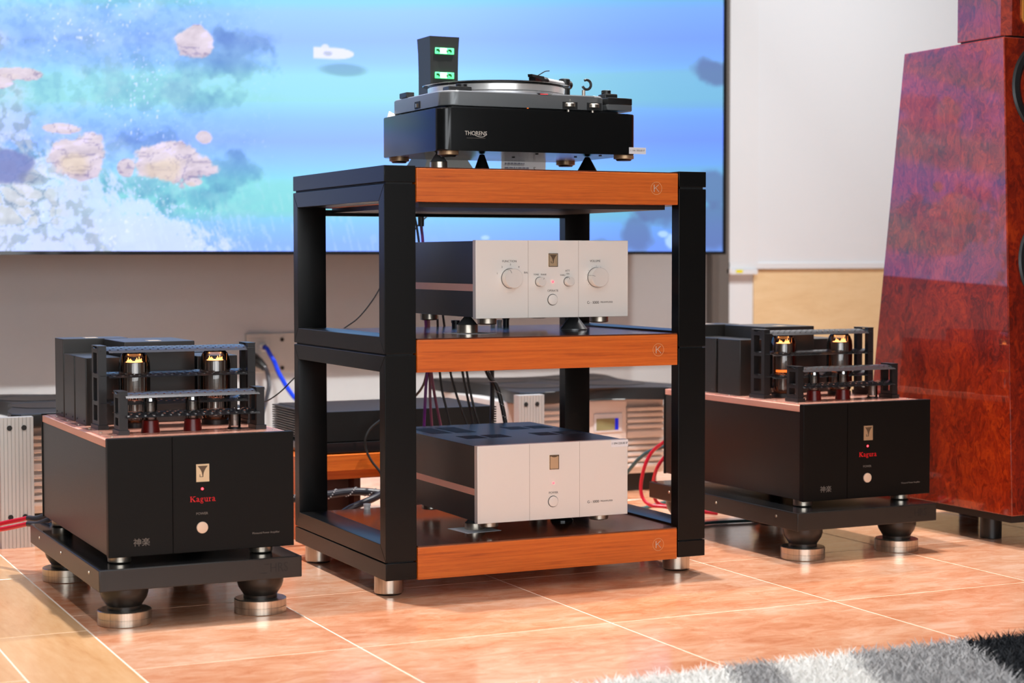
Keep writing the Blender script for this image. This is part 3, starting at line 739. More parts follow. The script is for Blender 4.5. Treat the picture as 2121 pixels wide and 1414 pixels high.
def cap(loc, r, h, lab, mat='cap_white'):
    c = obj('plastic_cap', L([(r * .85, 0), (r * .85, h * .6), (r, h * .65), (r, h), (r * .8, h), (r * .8, h * .7), (0, h * .7)], 28), mat, None, loc); tag(c, lab, 'plastic cap', 'plastic caps left on the shelves')
cap((.199, .655, zl), .0105, .015, 'small white plastic cap standing on the back of the bottom shelf')
cap((.442, .60, zm), .0125, .020, 'grey plastic cap on the middle shelf beside the steel cone', 'cable_grey')
cap((.565, .62, zm), .008, .018, 'white plastic cap behind the preamplifier on the middle shelf, left of two')
cap((.585, .62, zm), .008, .018, 'white plastic cap behind the preamplifier on the middle shelf, right of two')
cap((.61, .63, zm), .0105, .030, 'black plastic cap standing behind the preamplifier on the middle shelf', 'black_plastic')

# ------------------------------------------------------------------ turntable
TX, TY, TZ = .4385, .25, 1.0326
tt = thing('turntable', 'black and silver turntable with a record on the top shelf of the rack', 'turntable', (TX, TY, TZ))
def T(x, y, z): return (x - TX, y - TY, z - TZ)
bm = new(); prism(bm, [(x - TX, y - TY) for x, y in rrect(.165, .7125, .05, .453, .030, 8)], 1.0774 - TZ, 1.1810 - TZ, bev=.0025)
pl = obj('plinth', bm, 'plinth_black', tt)
text('maker_name', 'THORENS', .0142, T(.2600, .0497, 1.1200), 'silver_print', pl, bold=.0001, sx=.93)
bm = new(); pts = catmull([(-.006, 0, -.0005), (.004, 0, -.0045), (.014, 0, -.0058), (.022, 0, -.0040), (.0255, 0, .001), (.0245, 0, .0045)], 6)
for p, q in zip(pts, pts[1:]): bar(bm, p, q, .0004, .0013)
obj('name_swash', bm, 'silver_print', pl, T(.2605, .0496, 1.1175))
obj('name_underline', B(-.025, .025, -.0003, .0002, -.0003, .0003), 'grey_print', pl, T(.2600, .0496, 1.1085))
for x, y in ((.204, .092), (.690, .085), (.690, .415), (.204, .418)):
    f = obj('foot', L([(.022, -.0095), (.026, -.0085), (.026, 0), (0, 0)], 32, T(x, y, 1.0774)), 'tan_foot', tt)
    obj('foot_pad', L([(.018, -.0135), (.021, -.0095), (0, -.0095)], 28, T(x, y, 1.0774)), 'rubber', f)
for x, y in ((.45, .10), (.60, .18), (.46, .26), (.63, .10)): obj('screw', L([(.004, 0), (.004, -.002), (.0, -.002)], 12, T(x, y, 1.0774)), 'engraved', tt)
bm = new(); prism(bm, [(x - TX, y - TY) for x, y in rrect(.205, .690, .10, .425, .02, 4)], 1.181 - TZ, 1.190 - TZ); obj('sub_frame', bm, 'black_plastic', tt)
# chassis: bevelled grey casting with light top face
bm = new(); prism(bm, [(x - TX, y - TY) for x, y in rrect(.186, .640, .076, .438, .040, 8)], 1.1895 - TZ, 1.2235 - TZ, bev=.002)
ch = obj('chassis', bm, 'chassis_grey', tt)
bm = new(); prism(bm, [(x - TX, y - TY) for x, y in rrect(.190, .636, .080, .434, .037, 8)], 1.2235 - TZ, 1.2262 - TZ, bev=.001)
obj('top_plate', bm, 'chassis_silver', ch)
bm = new(); prism(bm, [(x - TX, y - TY) for x, y in [(.6402, .078), (.690, .078), (.714, .086), (.722, .104), (.722, .39), (.70, .42), (.6402, .42)]], 1.1915 - TZ, 1.2065 - TZ, bev=.0015); obj('arm_base', bm, 'chassis_grey', ch)
bm = new(); prism(bm, [(x - TX, y - TY) for x, y in [(.642, .079), (.692, .079), (.715, .087), (.7225, .104), (.7225, .39), (.70, .42), (.632, .42)]], 1.2066 - TZ, 1.2235 - TZ, bev=.0015); obj('arm_board', bm, 'black_plastic', ch)
for x, r, nm in ((.531, .0175, 'speed'), (.600, .0165, 'fine')):
    k_ = obj('thumb_wheel', L([(r - .001, 0), (r, .001), (r, .009), (r - .001, .010), (0, .010)], 40, T(x, .084, 1.1955)), 'steel', ch)
    obj('wheel_slot', B(x - .021 - TX, x + .021 - TX, .0752 - TY, .078 - TY, 1.1900 - TZ, 1.2080 - TZ), 'engraved', k_)
    bm = new(); cyl(bm, T(x, .086, 1.1830), .004, .0125, 16); obj('wheel_stem', bm, 'steel', k_)
obj('thumb_wheel', L([(.010, 0), (.011, .001), (.011, .010), (0, .010)], 32, T(.192, .245, 1.1945)), 'steel', ch)
obj('wheel_slot', B(.1845 - TX, .1872 - TX, .228 - TY, .262 - TY, 1.192 - TZ, 1.210 - TZ), 'engraved', ch)
text('lettering', '0', .006, T(.531, .0755, 1.2130), 'silver_print', ch)
bm = new(); bar(bm, T(.531, .0757, 1.2085), T(.531, .0757, 1.2100), .0008, .0006); obj('scale_mark', bm, 'silver_print', ch)
# platter, strobe window and record
PC = (.412, .262)
obj('platter_well', L([(.182, 1.2262 - TZ), (.182, 1.231 - TZ), (.178, 1.233 - TZ), (0, 1.233 - TZ)], 96, (PC[0] - TX, PC[1] - TY, 0)), 'chassis_silver', tt)
pt_ = obj('platter', L([(.170, 1.233 - TZ), (.176, 1.235 - TZ), (.177, 1.250 - TZ), (.173, 1.252 - TZ), (0, 1.252 - TZ)], 128, (PC[0] - TX, PC[1] - TY, 0)), 'platter_alu', tt)
obj('rubber_mat', L([(.172, 1.252 - TZ), (.172, 1.2545 - TZ), (0, 1.2545 - TZ)], 96, (PC[0] - TX, PC[1] - TY, 0)), 'rubber', pt_)
rec = obj('record', L([(.050, .0), (.185, .0), (.190, .0012), (.1905, .0022), (.185, .0030), (.05, .0026), (.0, .0026)], 128), 'black_gloss', None, (PC[0], PC[1], 1.2546)); tag(rec, 'black vinyl record lying on the turntable platter', 'record')
bm = new(); hexa(bm, [T(*p) for p in ((.445, .074, 1.2235), (.478, .074, 1.2235), (.478, .10, 1.2235), (.445, .10, 1.2235), (.440, .076, 1.2266), (.483, .076, 1.2266), (.483, .10, 1.2266), (.440, .10, 1.2266))]); obj('strobe_window', bm, 'engraved', ch)
obj('strobe_lamp', B(.447 - TX, .468 - TX, .0735 - TY, .0742 - TY, 1.2242 - TZ, 1.2252 - TZ), 'led_halo', ch)
obj('strobe_lamp', B(.413 - TX, .417 - TX, .0790 - TY, .081 - TY, 1.1882 - TZ, 1.1895 - TZ), 'filament_soft', ch)
for (x, y, w_, d_, h_) in ((.243, .125, .062, .04, .0125), (.197, .345, .022, .05, .014)):
    k_ = obj('adaptor_holder', B(x - w_ / 2 - TX, x + w_ / 2 - TX, y - d_ / 2 - TY, y + d_ / 2 - TY, 1.2262 - TZ, 1.2262 + h_ - TZ, bev=.002), 'black_plastic', ch)
    if w_ > .03: obj('adaptor_knob', L([(.014, 0), (.015, .001), (.015, .007), (.013, .008), (0, .008)], 24, T(x + .012, y, 1.2262 + h_)), 'black_plastic', k_)
# tonearm
HD = Vector((.153, .115, 0)).normalized(); HN = Vector((-HD.y, HD.x, 0)); H0 = Vector((.470, .183, 1.2755))
def HP(a, b_, z): p = H0 + HD * a + HN * b_; return T(p.x, p.y, H0.z + z)
bm = new(); tube(bm, [HP(.088, 0, .0), HP(.12, 0, .0), HP(.16, 0, .0), HP(.195, 0, .0)], .0075, 16)
arm = obj('tonearm', bm, 'chassis_silver', tt)
q_ = H0 + HD * .200
obj('pivot_post', L([(.024, 1.2263 - TZ), (.024, 1.2420 - TZ), (.015, 1.246 - TZ), (.015, 1.288 - TZ), (.012, 1.290 - TZ), (0, 1.290 - TZ)], 32, (q_.x - TX, q_.y - TY, 0)), 'black_plastic', arm)
bm = new(); tube(bm, [HP(.204, 0, 0), HP(.226, 0, 0)], .0125, 24, 0); obj('counterweight', bm, 'black_plastic', arm)
bm = new(); tube(bm, [HP(.062, 0, -.001), HP(.072, 0, 0), HP(.092, 0, 0)], .0092, 18, 2); obj('arm_collar', bm, 'black_plastic', arm)
bm = new(); hexa(bm, [HP(*p) for p in ((.004, -.007, .003), (.066, -.010, -.005), (.066, .010, -.005), (.004, .007, .003), (0, -.006, .0095), (.064, -.009, .0085), (.064, .009, .0085), (0, .006, .0095))])
hs = obj('headshell', bm, 'black_plastic', arm)
bm = new(); hexa(bm, [HP(*p) for p in ((.016, -.009, -.0165), (.044, -.009, -.0160), (.044, .009, -.0160), (.016, .009, -.0165), (.013, -.0095, .002), (.048, -.0095, -.002), (.048, .0095, -.002), (.013, .0095, .002))]); obj('cartridge', bm, 'black_gloss', hs)
bm = new(); tube(bm, [HP(.030, -.008, .008), HP(.036, -.014, .013), HP(.046, -.021, .0195), HP(.060, -.026, .0220)], .0013, 8); obj('finger_lift', bm, 'black_plastic', hs)
# arm rest with open clip
ar = obj('arm_rest', (lambda b_: (cyl(b_, T(.652, .235, 1.2235), .0045, .032, 16), b_)[1])(new()), 'steel', tt)
bm = new(); tube(bm, [T(.661 + .0125 * math.cos(math.radians(a)), .235, 1.270 + .0125 * math.sin(math.radians(a))) for a in range(-160, 121, 20)], .0035, 10, 2); obj('clip', bm, 'black_plastic', ar)
obj('rest_plate', L([(.014, 0), (.014, .003), (0, .003)], 24, T(.650, .235, 1.2235)), 'chassis_grey', ar)
kb = obj('arm_lift_knob', B(.678 - TX, .716 - TX, .165 - TY, .205 - TY, 1.2236 - TZ, 1.2420 - TZ, bev=.003), 'black_plastic', tt)
obj('dial', L([(.0115, 0), (.0125, .001), (.0125, .009), (.011, .010), (0, .010)], 30, T(.692, .185, 1.2420)), 'black_plastic', kb)
tg = thing('price_tag', 'white price tag stuck to the lower right corner of the turntable', 'price tag', (.7105, .0496, 1.0885))
obj('label_sheet', B(-.0245, .0245, -.0006, 0, -.0083, .0083), 'paper', tg)
text('lettering', '1 166 300,00 ₽', .0068, (0, -.0008, .0005), 'grey_print', tg, depth=.0003)
# tower supply unit with green windows
tw = thing('tower_supply', 'small dark tower unit with two green lit windows behind the turntable', 'power supply', (.392, .60, zt))
prof = [(0, .082), (.02, .075), (.06, .0555), (.12, .0445), (.20, .0405), (.29, .0405), (.345, .0415), (.3845, .0435)]
bm = new(); rings = []
for z, hw in prof:
    rings.append([bm.verts.new(p) for p in ((-hw, -hw * 1.05, z), (hw, -hw * 1.05, z), (hw, hw * 1.05, z), (-hw, hw * 1.05, z))])
for a, b_ in zip(rings, rings[1:]):
    for i in range(4): bm.faces.new((a[i], a[(i + 1) % 4], b_[(i + 1) % 4], b_[i]))
bm.faces.new(rings[-1]); bm.faces.new(rings[0][::-1])
obj('body', bm, 'tower_grey', tw)
for z in (.3455, .2795):
    wdw = obj('window', B(-.0275, .0275, -.0475, -.040, z - .0085, z + .0085, bev=.001), 'display_green', tw, label='glowing green display window')
    obj('window_centre', B(-.014, .006, -.0479, -.0474, z - .0075, z + .0075), 'display_white', wdw)
    for x in (-.021, .014):
        bm = new(); box(bm, x - .004, x + .004, -.0481, -.0474, z - .0005, z + .0045); box(bm, x + .002, x + .006, -.0481, -.0474, z - .0035, z + .002)
        if x > 0: box(bm, x - .009, x - .0055, -.0481, -.0474, z - .004, z + .002)
        obj('window_mark', bm, 'display_dark', wdw)
# leaflet behind the plinth and a folded white tissue on the plinth's corner
lf = thing('leaflet', 'white printed leaflet leaning behind the turntable', 'leaflet', (.592, .4755, zt)); lf.rotation_euler = (math.radians(4), 0, 0)
obj('sheet', B(-.068, .066, 0, .0008, 0, .105), 'paper', lf)
for i, (z, x1) in enumerate(((.010, -.012), (.019, .0), (.028, .012), (.040, -.002), (.052, .010), (.064, .0), (.076, .012))):
    bm = new(); x = -.058; rr = random.Random(i)
    while x < x1:
        w_ = rr.uniform(.004, .012); box(bm, x, min(x + w_, x1 + .003), -.0004, 0, z, z + .0028); x += w_ + .002
    obj('print_line', bm, 'paper_lines', lf)
text('letter', 'S', .016, (.032, -.0006, .026), 'dark_print', lf, depth=.0004); obj('underline', B(.022, .052, -.0004, 0, .013, .0136), 'paper_lines', lf)
bm = new(); hexa(bm, [(-.016, -.01, 0), (.02, -.008, 0), (.022, .012, 0), (-.014, .014, 0), (-.012, .0, .017), (.014, -.004, .007), (.018, .008, .006), (-.010, .008, .019)])
tn = obj('tissue', bm, 'paper', None, (.192, .425, 1.1812)); tag(tn, 'crumpled white tissue on the left rear corner of the turntable plinth', 'tissue')

# ------------------------------------------------------------------ tube power amplifiers and their platforms
def amp_proto():
    t = thing('tube_amplifier', '', 'amplifier')
    AW, AD, Z0, ZT = .4288, .7319, .0, .2639           # local z from the underside
    ZC = .2620
    fp = obj('front_panel', B(0, AW, 0, .0195, 0, ZT, bev=.0015), 'black_panel', t)
    for x in (.145,): obj('panel_groove', B(x - .0007, x + .0007, -.0003, .002, .001, ZT - .001), 'groove_black', fp)
    obj('body', B(.0025, AW - .0025, .0195, AD, .002, .243, bev=.001), 'black_anodised', t)
    obj('rear_panel', B(.0, AW, AD, AD + .006, 0, ZC + .002, bev=.001), 'black_panel', t)
    cp = obj('copper_top', B(.0015, AW - .0015, .0195, AD - .0005, .243, ZC - .002, bev=.0012), 'copper', t, label='pink copper top plate')
    ysp = [.0205, .115, .235, .345, .47, .60, .7305]
    for a, b_ in zip(ysp, ysp[1:]):
        p_ = obj('top_panel', B(.012, AW - .012, a + .0018, b_ - .0018, ZC - .002, ZC, bev=.0008), 'copper_gloss', cp)
    bm = new()
    for a, b_ in zip(ysp, ysp[1:]):
        for x in (.026, AW - .026): lathe(bm, [(.004, ZC), (.0035, ZC + .0012), (0, ZC + .0016)], 10, (x, (a + b_) / 2, 0))
    obj('screws', bm, 'steel', cp, kind='stuff')
    badge(fp, .214, .1789, .030, .040, kind=2); 
    led(fp, .213, .1428, -.0002, .0028)
    serif('model_name', 'Kagura', .0600, (.2140, -.0002, .1140), 'red_print_glow', fp, label='red lettering')
    text('lettering', 'POWER', .0080, (.212, -.0003, .0868), 'grey_print', fp)
    button(fp, .212, .0553, 0, .0130, 'warm_white_plastic')
    text('lettering', '神楽', .0190, (.074, -.0003, .0300), 'grey_print', fp)
    text('lettering', 'Monaural Power Amplifier', .0064, (.3615, -.0003, .0340), 'grey_print', fp, sx=.95)
    feet4(t, ((.037, .055), (AW - .062, .055), (.037, AD - .06), (AW - .062, AD - .06)), .0262, -.0174, .002)
    # transformer cans (local z of their tops)
    def can(x0, x1, y0, y1, zt, plate=False):
        c_ = obj('transformer_can', B(x0, x1, y0, y1, ZC, zt, bev=.002), 'black_anodised', t)
        if plate: obj('name_plate', B((x0 + x1) / 2 - .020, (x0 + x1) / 2 + .012, y0 + .03, y0 + .065, zt, zt + .0006), 'gold_badge', c_)
        for z in (ZC + .010,):
            bm = new()
            for yy in (y0 + .02, y1 - .02): lathe(bm, [(.0025, 0), (.002, -.0012), (0, -.0014)], 8, (x0, yy, z), 'X')
            obj('rivets', bm, 'engraved', c_, kind='stuff')
    can(.034, .118, .366, .484, .4240); can(.034, .118, .496, .612, .4240); can(.034, .200, .622, .722, .4590, True)
    can(.132, .306, .385, .600, .4590, True); can(.318, .420, .405, .560, .4200); can(.215, .40, .615, .70, .4200)
    # perforated arched plates
    def perf_plate(x0, x1, yc, hw, z, holes_at=(), rr=.041, pitch=.0094, hr=.0023):
        bm = new(); nx_ = int(round((x1 - x0) / pitch)); ny_ = max(4, int(round(2 * hw / pitch)))
        dx, dy = (x1 - x0) / nx_, 2 * hw / ny_; th = .0011
        cache = {}
        def V(x, y):
            k_ = (round(x, 5), round(y, 5))
            if k_ not in cache:
                cache[k_] = bm.verts.new((x, y, z - .0125 * ((y - yc) / hw) ** 2))
            return cache[k_]
        for i in range(nx_):
            for j in range(ny_):
                cx, cy = x0 + (i + .5) * dx, yc - hw + (j + .5) * dy
                e = min(cx - x0, x1 - cx)                        # rounded ends
                if e < hw and (hw - e) ** 2 + (cy - yc) ** 2 > hw * hw: continue
                if any(math.hypot(cx - a, cy - b_) < rr for a, b_ in holes_at): continue
                sq = [(cx + sx * dx / 2, cy + sy * dy / 2) for sx, sy in ((1, 0), (1, 1), (0, 1), (-1, 1), (-1, 0), (-1, -1), (0, -1), (1, -1))]
                hole = (i + j) % 2 == 0 and 0 < j < ny_ - 1
                if hole:
                    rg = [V(cx + hr * 1.25 * math.cos(math.pi / 4 * k), cy + hr * math.sin(math.pi / 4 * k)) for k in range(8)]
                    o8 = [V(*p) for p in sq]
                    for k in range(8): bm.faces.new((o8[k], o8[(k + 1) % 8], rg[(k + 1) % 8], rg[k]))
                else:
                    bm.faces.new([V(*p) for p in sq])
        return obj('perforated_plate', bm, 'cage_plate', None)
    def cage(x0, x1, yc, hw, zs, ztop, tubes, rr):
        cg = perf_plate(x0 - .004, x1 + .004, yc, hw, zs[-1] + .004, (), rr); cg.name = 'tube_cage'; cg.parent = t; d = hw * .74
        cg['label'] = 'perforated black valve guard'
        for x in (x0 + .011, x1 - .011):
            bm = new(); xa, xb = x - .0095, x + .0095
            box(bm, xa - .003, xb + .003, yc - d - .004, yc + d + .004, ZC, ZC + .0102)
            for ya, yb in ((yc - d, yc - d * .55), (yc + d * .55, yc + d)): box(bm, xa, xb, ya, yb, ZC + .010, ztop + .0005)
            for z in [ZC + .018] + list(zs): box(bm, xa, xb, yc - d * .56, yc + d * .56, z - .009, z + .002)
            box(bm, xa - .001, xb + .001, yc - d, yc + d, ztop, ztop + .002)
            obj('end_frame', bm, 'cage_black', cg)
        for z in zs[:-1]:
            perf_plate(x0 - .004, x1 + .004, yc, hw, z + .004, tubes, rr).parent = cg
    BT = ((.133, .292), (.330, .292)); MT = ((.132, .140), (.231, .140)); ST = (.330, .135)
    cage(.036, .418, .280, .046, (.327, .391, .4495), .4555, BT, .0385)
    cage(.050, .394, .128, .036, (.3085, .3535), .3585, MT + (ST,), .0235)
    # the big output valves
    for x, y in BT:
        g_ = obj('output_tube', L([(.022, ZC + .002), (.030, ZC + .012), (.0368, ZC + .026), (.0372, .405), (.0355, .420), (.030, .4335), (.021, .4425), (.010, .4465), (0, .4472)], 40, (x, y, 0)), 'tube_glass', t, label='large glowing glass valve')
        g_.data.polygons.foreach_set('use_smooth', [True] * len(g_.data.polygons))
        bm = new(); lathe(bm, [(.0235, .340), (.0240, .342), (.0240, .414), (.0235, .4155), (0, .4155)], 40, (x, y, 0))
        for k in range(10):
            a = 2 * math.pi * k / 10; cyl(bm, (x + .0245 * math.cos(a), y + .0245 * math.sin(a), .341), .0012, .074, 6)
        obj('anode', bm, 'anode', g_)
        bm = new()
        for dx, hh in ((-.0170, .006), (-.0148, .011), (-.0122, .0065), (-.0095, .0080), (-.0068, .0050), (.0030, .0060), (.0055, .0100), (.0082, .0060), (.0110, .0125), (.0138, .0065), (.0162, .0085)):
            cyl(bm, (x + dx, y - .004, .4155), .0008, hh, 6)
        for x0_, x1_ in ((-.0178, -.0060), (.0022, .0172)):
            cyl(bm, (x + x0_, y - .004, .4195), .0009, x1_ - x0_, 6, 'X')
        lathe(bm, [(.0195, .4156), (.0195, .4166), (.018, .4166)], 28, (x, y, 0))
        obj('filament', bm, 'filament', g_)
        obj('lower_filament', L([(.0205, .3325), (.0205, .3385), (0, .3385)], 28, (x, y, 0)), 'filament_soft', g_)
        bm = new(); lathe(bm, [(.011, ZC + .020), (.0075, .325), (0, .325)], 18, (x, y, 0))
        for k in range(6):
            a = 2 * math.pi * k / 6; cyl(bm, (x + .015 * math.cos(a), y + .015 * math.sin(a), ZC + .018), .001, .315 - ZC, 6)
        lathe(bm, [(.020, .3215), (.020, .3235), (0, .3235)], 24, (x, y, 0))
        for s in (-1, 1): cyl(bm, (x + .029 * s, y, ZC + .02), .0008, .150, 6)
        obj('stem', bm, 'tube_wire', g_)
        obj('socket', L([(.0335, ZC + .0002), (.0335, ZC + .010), (.030, ZC + .012), (0, ZC + .012)], 36, (x, y, 0)), 'black_plastic', g_)
    for x, y in MT:
        g_ = obj('driver_tube', L([(.0140, ZC + .026), (.0158, ZC + .032), (.0158, .334), (.0150, .342), (.011, .3475), (.0, .3495)], 30, (x, y, 0)), 'tube_glass', t)
        obj('getter', L([(.0146, .334), (.0141, .3405), (.0103, .3462), (0, .3482)], 26, (x, y, 0)), 'getter', g_)
        bm = new(); lathe(bm, [(.0085, ZC + .034), (.0085, .330), (0, .330)], 18, (x, y, 0))
        for s in (-1, 1): cyl(bm, (x + .0115 * s, y, ZC + .03), .0008, .040, 6)
        obj('plates', bm, 'anode', g_)
        obj('socket', L([(.0215, ZC + .0002), (.0205, ZC + .008), (.0185, ZC + .027), (.0165, ZC + .028), (0, ZC + .028)], 32, (x, y, 0)), 'tube_base_red', g_, label='dark red valve base')
    x, y = ST
    g_ = obj('small_tube', L([(.0135, ZC + .002), (.0145, ZC + .006), (.0145, .300), (.012, .306), (.005, .3085), (.0015, .313), (0, .3135)], 28, (x, y, 0)), 'tube_glass', t)
    bm = new(); lathe(bm, [(.010, ZC + .008), (.010, .296), (0, .296)], 18, (x, y, 0)); lathe(bm, [(.0132, .2985), (.0132, .300), (0, .300)], 20, (x, y, 0)); obj('plates', bm, 'anode', g_)
    obj('getter', L([(.0134, .3015), (.0112, .3052), (.0045, .3075), (0, .308)], 22, (x, y, 0)), 'getter', g_)
    obj('socket', L([(.0165, ZC + .0002), (.0165, ZC + .003), (0, ZC + .003)], 24, (x, y, 0)), 'black_plastic', g_)
    return t
A1 = amp_proto()
A1.location = (-.6703, -.0430, .1552); A1.rotation_euler = (0, 0, math.radians(.37))
A1['label'] = 'black tube amplifier left of the rack with copper top and two big glowing valves'; A1['group'] = 'pair of tube amplifiers'
A2 = copy_tree(A1); A2.location = (1.2336, .0666, .1552); A2.rotation_euler = (0, 0, math.radians(.79))
A2['label'] = 'black tube amplifier right of the rack beside the red wooden loudspeaker'

def platform_proto():
    t = thing('isolation_platform', '', 'platform')
    PWd, PDp = .4648, .7784
    sl = obj('slab', B(0, PWd, 0, PDp, .0877, .1363, bev=.0022), 'black_anodised', t)
    obj('top_sheet', B(.003, PWd - .003, .003, PDp - .003, .1361, .1366), 'black_gloss', sl)
    text('maker_name', 'HRS', .030, (PWd - .055, -.0002, .1130), 'engraved', sl, sx=.82)
    obj('logo_bar', B(PWd - .100, PWd - .084, -.0004, .0005, .1015, .1035), 'engraved', sl)
    obj('logo_bar', B(PWd - .090, PWd - .078, -.0004, .0005, .1215, .1235), 'engraved', sl)
    for y in (.10, .40, .66): obj('side_screw', L([(.004, 0), (.0036, -.0012), (.0015, -.0012), (0, -.0004)], 12, (0, y, .117), 'X'), 'steel', sl)
    for x, y in ((.0742, .081), (PWd - .0742, .081), (.0742, PDp - .081), (PWd - .0742, PDp - .081)):
        f = obj('foot', L([(.0535, .0877), (.0535, .072), (.0500, .060), (.0385, .042), (.0385, .031), (0, .031)], 44, (x, y, 0)), 'rubber', t)
        obj('foot_disc', L([(.0575, .0), (.0598, .0015), (.0598, .0150), (.0592, .0156), (.0592, .0162), (.0598, .0168), (.0598, .0320), (.0575, .0335), (.050, .0338), (0, .0338)], 64, (x, y, 0)), 'steel', f)
    obj('centre_foot', L([(.060, .0877), (.060, .075), (.045, .045), (0, .045)], 40, (PWd * .42, PDp * .5, 0)), 'rubber', t)
    return t
P1 = platform_proto(); P1.location = (-.7002, -.0814, 0); P1.rotation_euler = (0, 0, math.radians(.41))
P1['label'] = 'thick black isolation platform on steel disc feet under the left amplifier'; P1['group'] = 'pair of isolation platforms'
P2 = copy_tree(P1); P2.location = (1.173, .003, 0); P2.rotation_euler = (0, 0, math.radians(.95))
P2['label'] = 'thick black isolation platform on steel disc feet under the right amplifier'

# ------------------------------------------------------------------ the red loudspeaker
sp = thing('loudspeaker', 'tall glossy red burl wood floor loudspeaker at the right edge', 'loudspeaker', (1.864, -.034, 0))
o0 = Vector((1.864, -.034, 0))
LB = [Vector((1.864, -.034, .09)), Vector((1.849, .644, .09))]; LT = [Vector((1.912, .078, 1.441)), Vector((1.902, .520, 1.437))]
wB, wT = .43, .335
P8 = [LB[0], LB[0] + Vector((wB, .006, 0)), LB[1] + Vector((wB, .006, 0)), LB[1], LT[0], LT[0] + Vector((wT, .006, 0)), LT[1] + Vector((wT, .006, 0)), LT[1]]
bm = new(); hexa(bm, [p - o0 for p in P8]); bmesh.ops.bevel(bm, geom=bm.edges[:], offset=.003, segments=2, profile=.5, affect='EDGES')
lc = obj('lower_cabinet', bm, 'burl', sp)
bm = new(); hexa(bm, [p - o0 for p in (Vector((1.880, -.014, .068)), Vector((2.278, -.010, .068)), Vector((2.262, .630, .068)), Vector((1.864, .626, .068)), Vector((1.880, -.014, .0895)), Vector((2.278, -.010, .0895)), Vector((2.262, .630, .0895)), Vector((1.864, .626, .0895)))])
obj('base_plate', bm, 'black_plastic', sp)
for x, y in ((1.945, .15), (2.20, .06), (1.93, .56), (2.20, .56)): obj('foot', L([(.030, 0), (.031, .002), (.031, .0685), (0, .0685)], 24, (x - o0.x, y - o0.y, 0)), 'rubber', sp)
def front_pt(s, z): 
    t = (z - .09) / 1.351; a = P8[0].lerp(P8[4], t); b_ = P8[1].lerp(P8[5], t); return a.lerp(b_, s) - o0
wz = 1.295; c = front_pt(.5, wz); tilt = math.atan2(.112, 1.351)
def onfront(name, prof, n, c_, mat, parent):
    o_ = obj(name, L(prof, n, (0, 0, 0), 'Y'), mat, parent, c_); o_.rotation_euler = (tilt * -1, 0, 0); return o_
wf = onfront('woofer', [(.145, .004), (.146, -.004), (.140, -.008), (.126, -.010), (.118, -.006), (.112, .0)], 64, c, 'woofer_rubber', sp)
onfront('woofer_cone', [(.113, -.003), (.040, .030), (.0, .030)], 64, c, 'cone_paper', wf)
onfront('dust_cap', [(.042, .028), (.03, .016), (.0, .010)], 40, c, 'chassis_silver', wf)
wz2 = .80; c2 = front_pt(.5, wz2)
wf2 = onfront('woofer', [(.150, .004), (.151, -.004), (.145, -.008), (.131, -.010), (.123, -.006), (.117, .0)], 64, c2, 'woofer_rubber', sp)
onfront('woofer_cone', [(.118, -.003), (.040, .030), (.0, .030)], 64, c2, 'cone_paper', wf2)
bm = new(); xl, xr, yf, yr = 1.927, 2.232, .088, .300
poly = [(xl + .022, yf), (xr - .022, yf), (xr, yf + .022), (xr, yr), (xl, yr), (xl, yf + .022)]
prism(bm, [(x - o0.x, y - o0.y) for x, y in poly], 1.447, 1.93, bev=.002)
uc = obj('upper_cabinet', bm, 'burl', sp)
obj('gap_sheet', B(1.935 - o0.x, 2.225 - o0.x, .10 - o0.y, .295 - o0.y, 1.438, 1.4475), 'black_plastic', sp)
bm = new(); prism(bm, rrect(-.105, .105, -.16, .16, .02, 5), 0, .006, bev=.001)
dp = obj('driver_plate', bm, 'gold_frame', uc, ((xl + xr) / 2 + .009 - o0.x, yf - o0.y, 1.64), rot=(math.pi / 2, 0, 0))
bm = new(); prism(bm, rrect(-.097, .097, -.152, .152, .05, 8), .006, .008); obj('driver_grille', bm, 'cone_paper', dp)
for x in (-.095, .095):
    for y in (-.15, .15): obj('screw', L([(.004, .006), (.004, .0085), (0, .0085)], 12, (x, y, 0)), 'black_plastic', dp)

# ------------------------------------------------------------------ gear behind the rack
ls = thing('low_wood_stand', 'low orange wooden stand on the floor behind the rack', 'stand', (.10, .97, 0))
obj('top_board', B(0, .84, 0, .50, .1945, .2425, bev=.002), 'cherry', ls)
obj('apron', B(.035, .805, .012, .03, .170, .1945), 'cherry', ls)
obj('under_shade_panel', B(.04, .205, .10, .115, 0, .1945), 'stand_dark', ls); obj('inner_leg', B(.195, .215, .05, .10, 0, .1945), 'stand_dark', ls)  # panel: dark sheet standing in for the shade under the stand
for x in (0, .80): obj('leg_panel', B(x, x + .04, .004, .496, 0, .1945, bev=.001), 'cherry', ls)
sa = thing('slim_component', 'slim black component lying on the low wooden stand under the finned amplifier', 'component', (.14, .985, .2425))
obj('case', B(0, .62, 0, .43, .004, .0335, bev=.0015), 'black_gloss', sa)
for x in (.05, .57):
    for y in (.05, .38): obj('foot', L([(.015, 0), (.015, .005), (0, .005)], 16, (x, y, 0)), 'rubber', sa)
fa = thing('finned_amplifier', 'black amplifier with ribbed heat sink sides behind the rack', 'amplifier', (.16, .995, .276))
obj('case', B(.022, .568, 0, .392, .002, .091, bev=.0015), 'black_case', fa)
for s, x0 in ((0, 0.), (1, .568)):
    for k in range(12): obj('fin', B(x0, x0 + .022, .006, .388, .004 + k * .0073, .004 + k * .0073 + .0042), 'black_anodised', fa)
    obj('fin_root', B(x0 + (.016 if s == 0 else 0), x0 + (.022 if s == 0 else .006), .006, .388, .003, .089), 'engraved', fa)

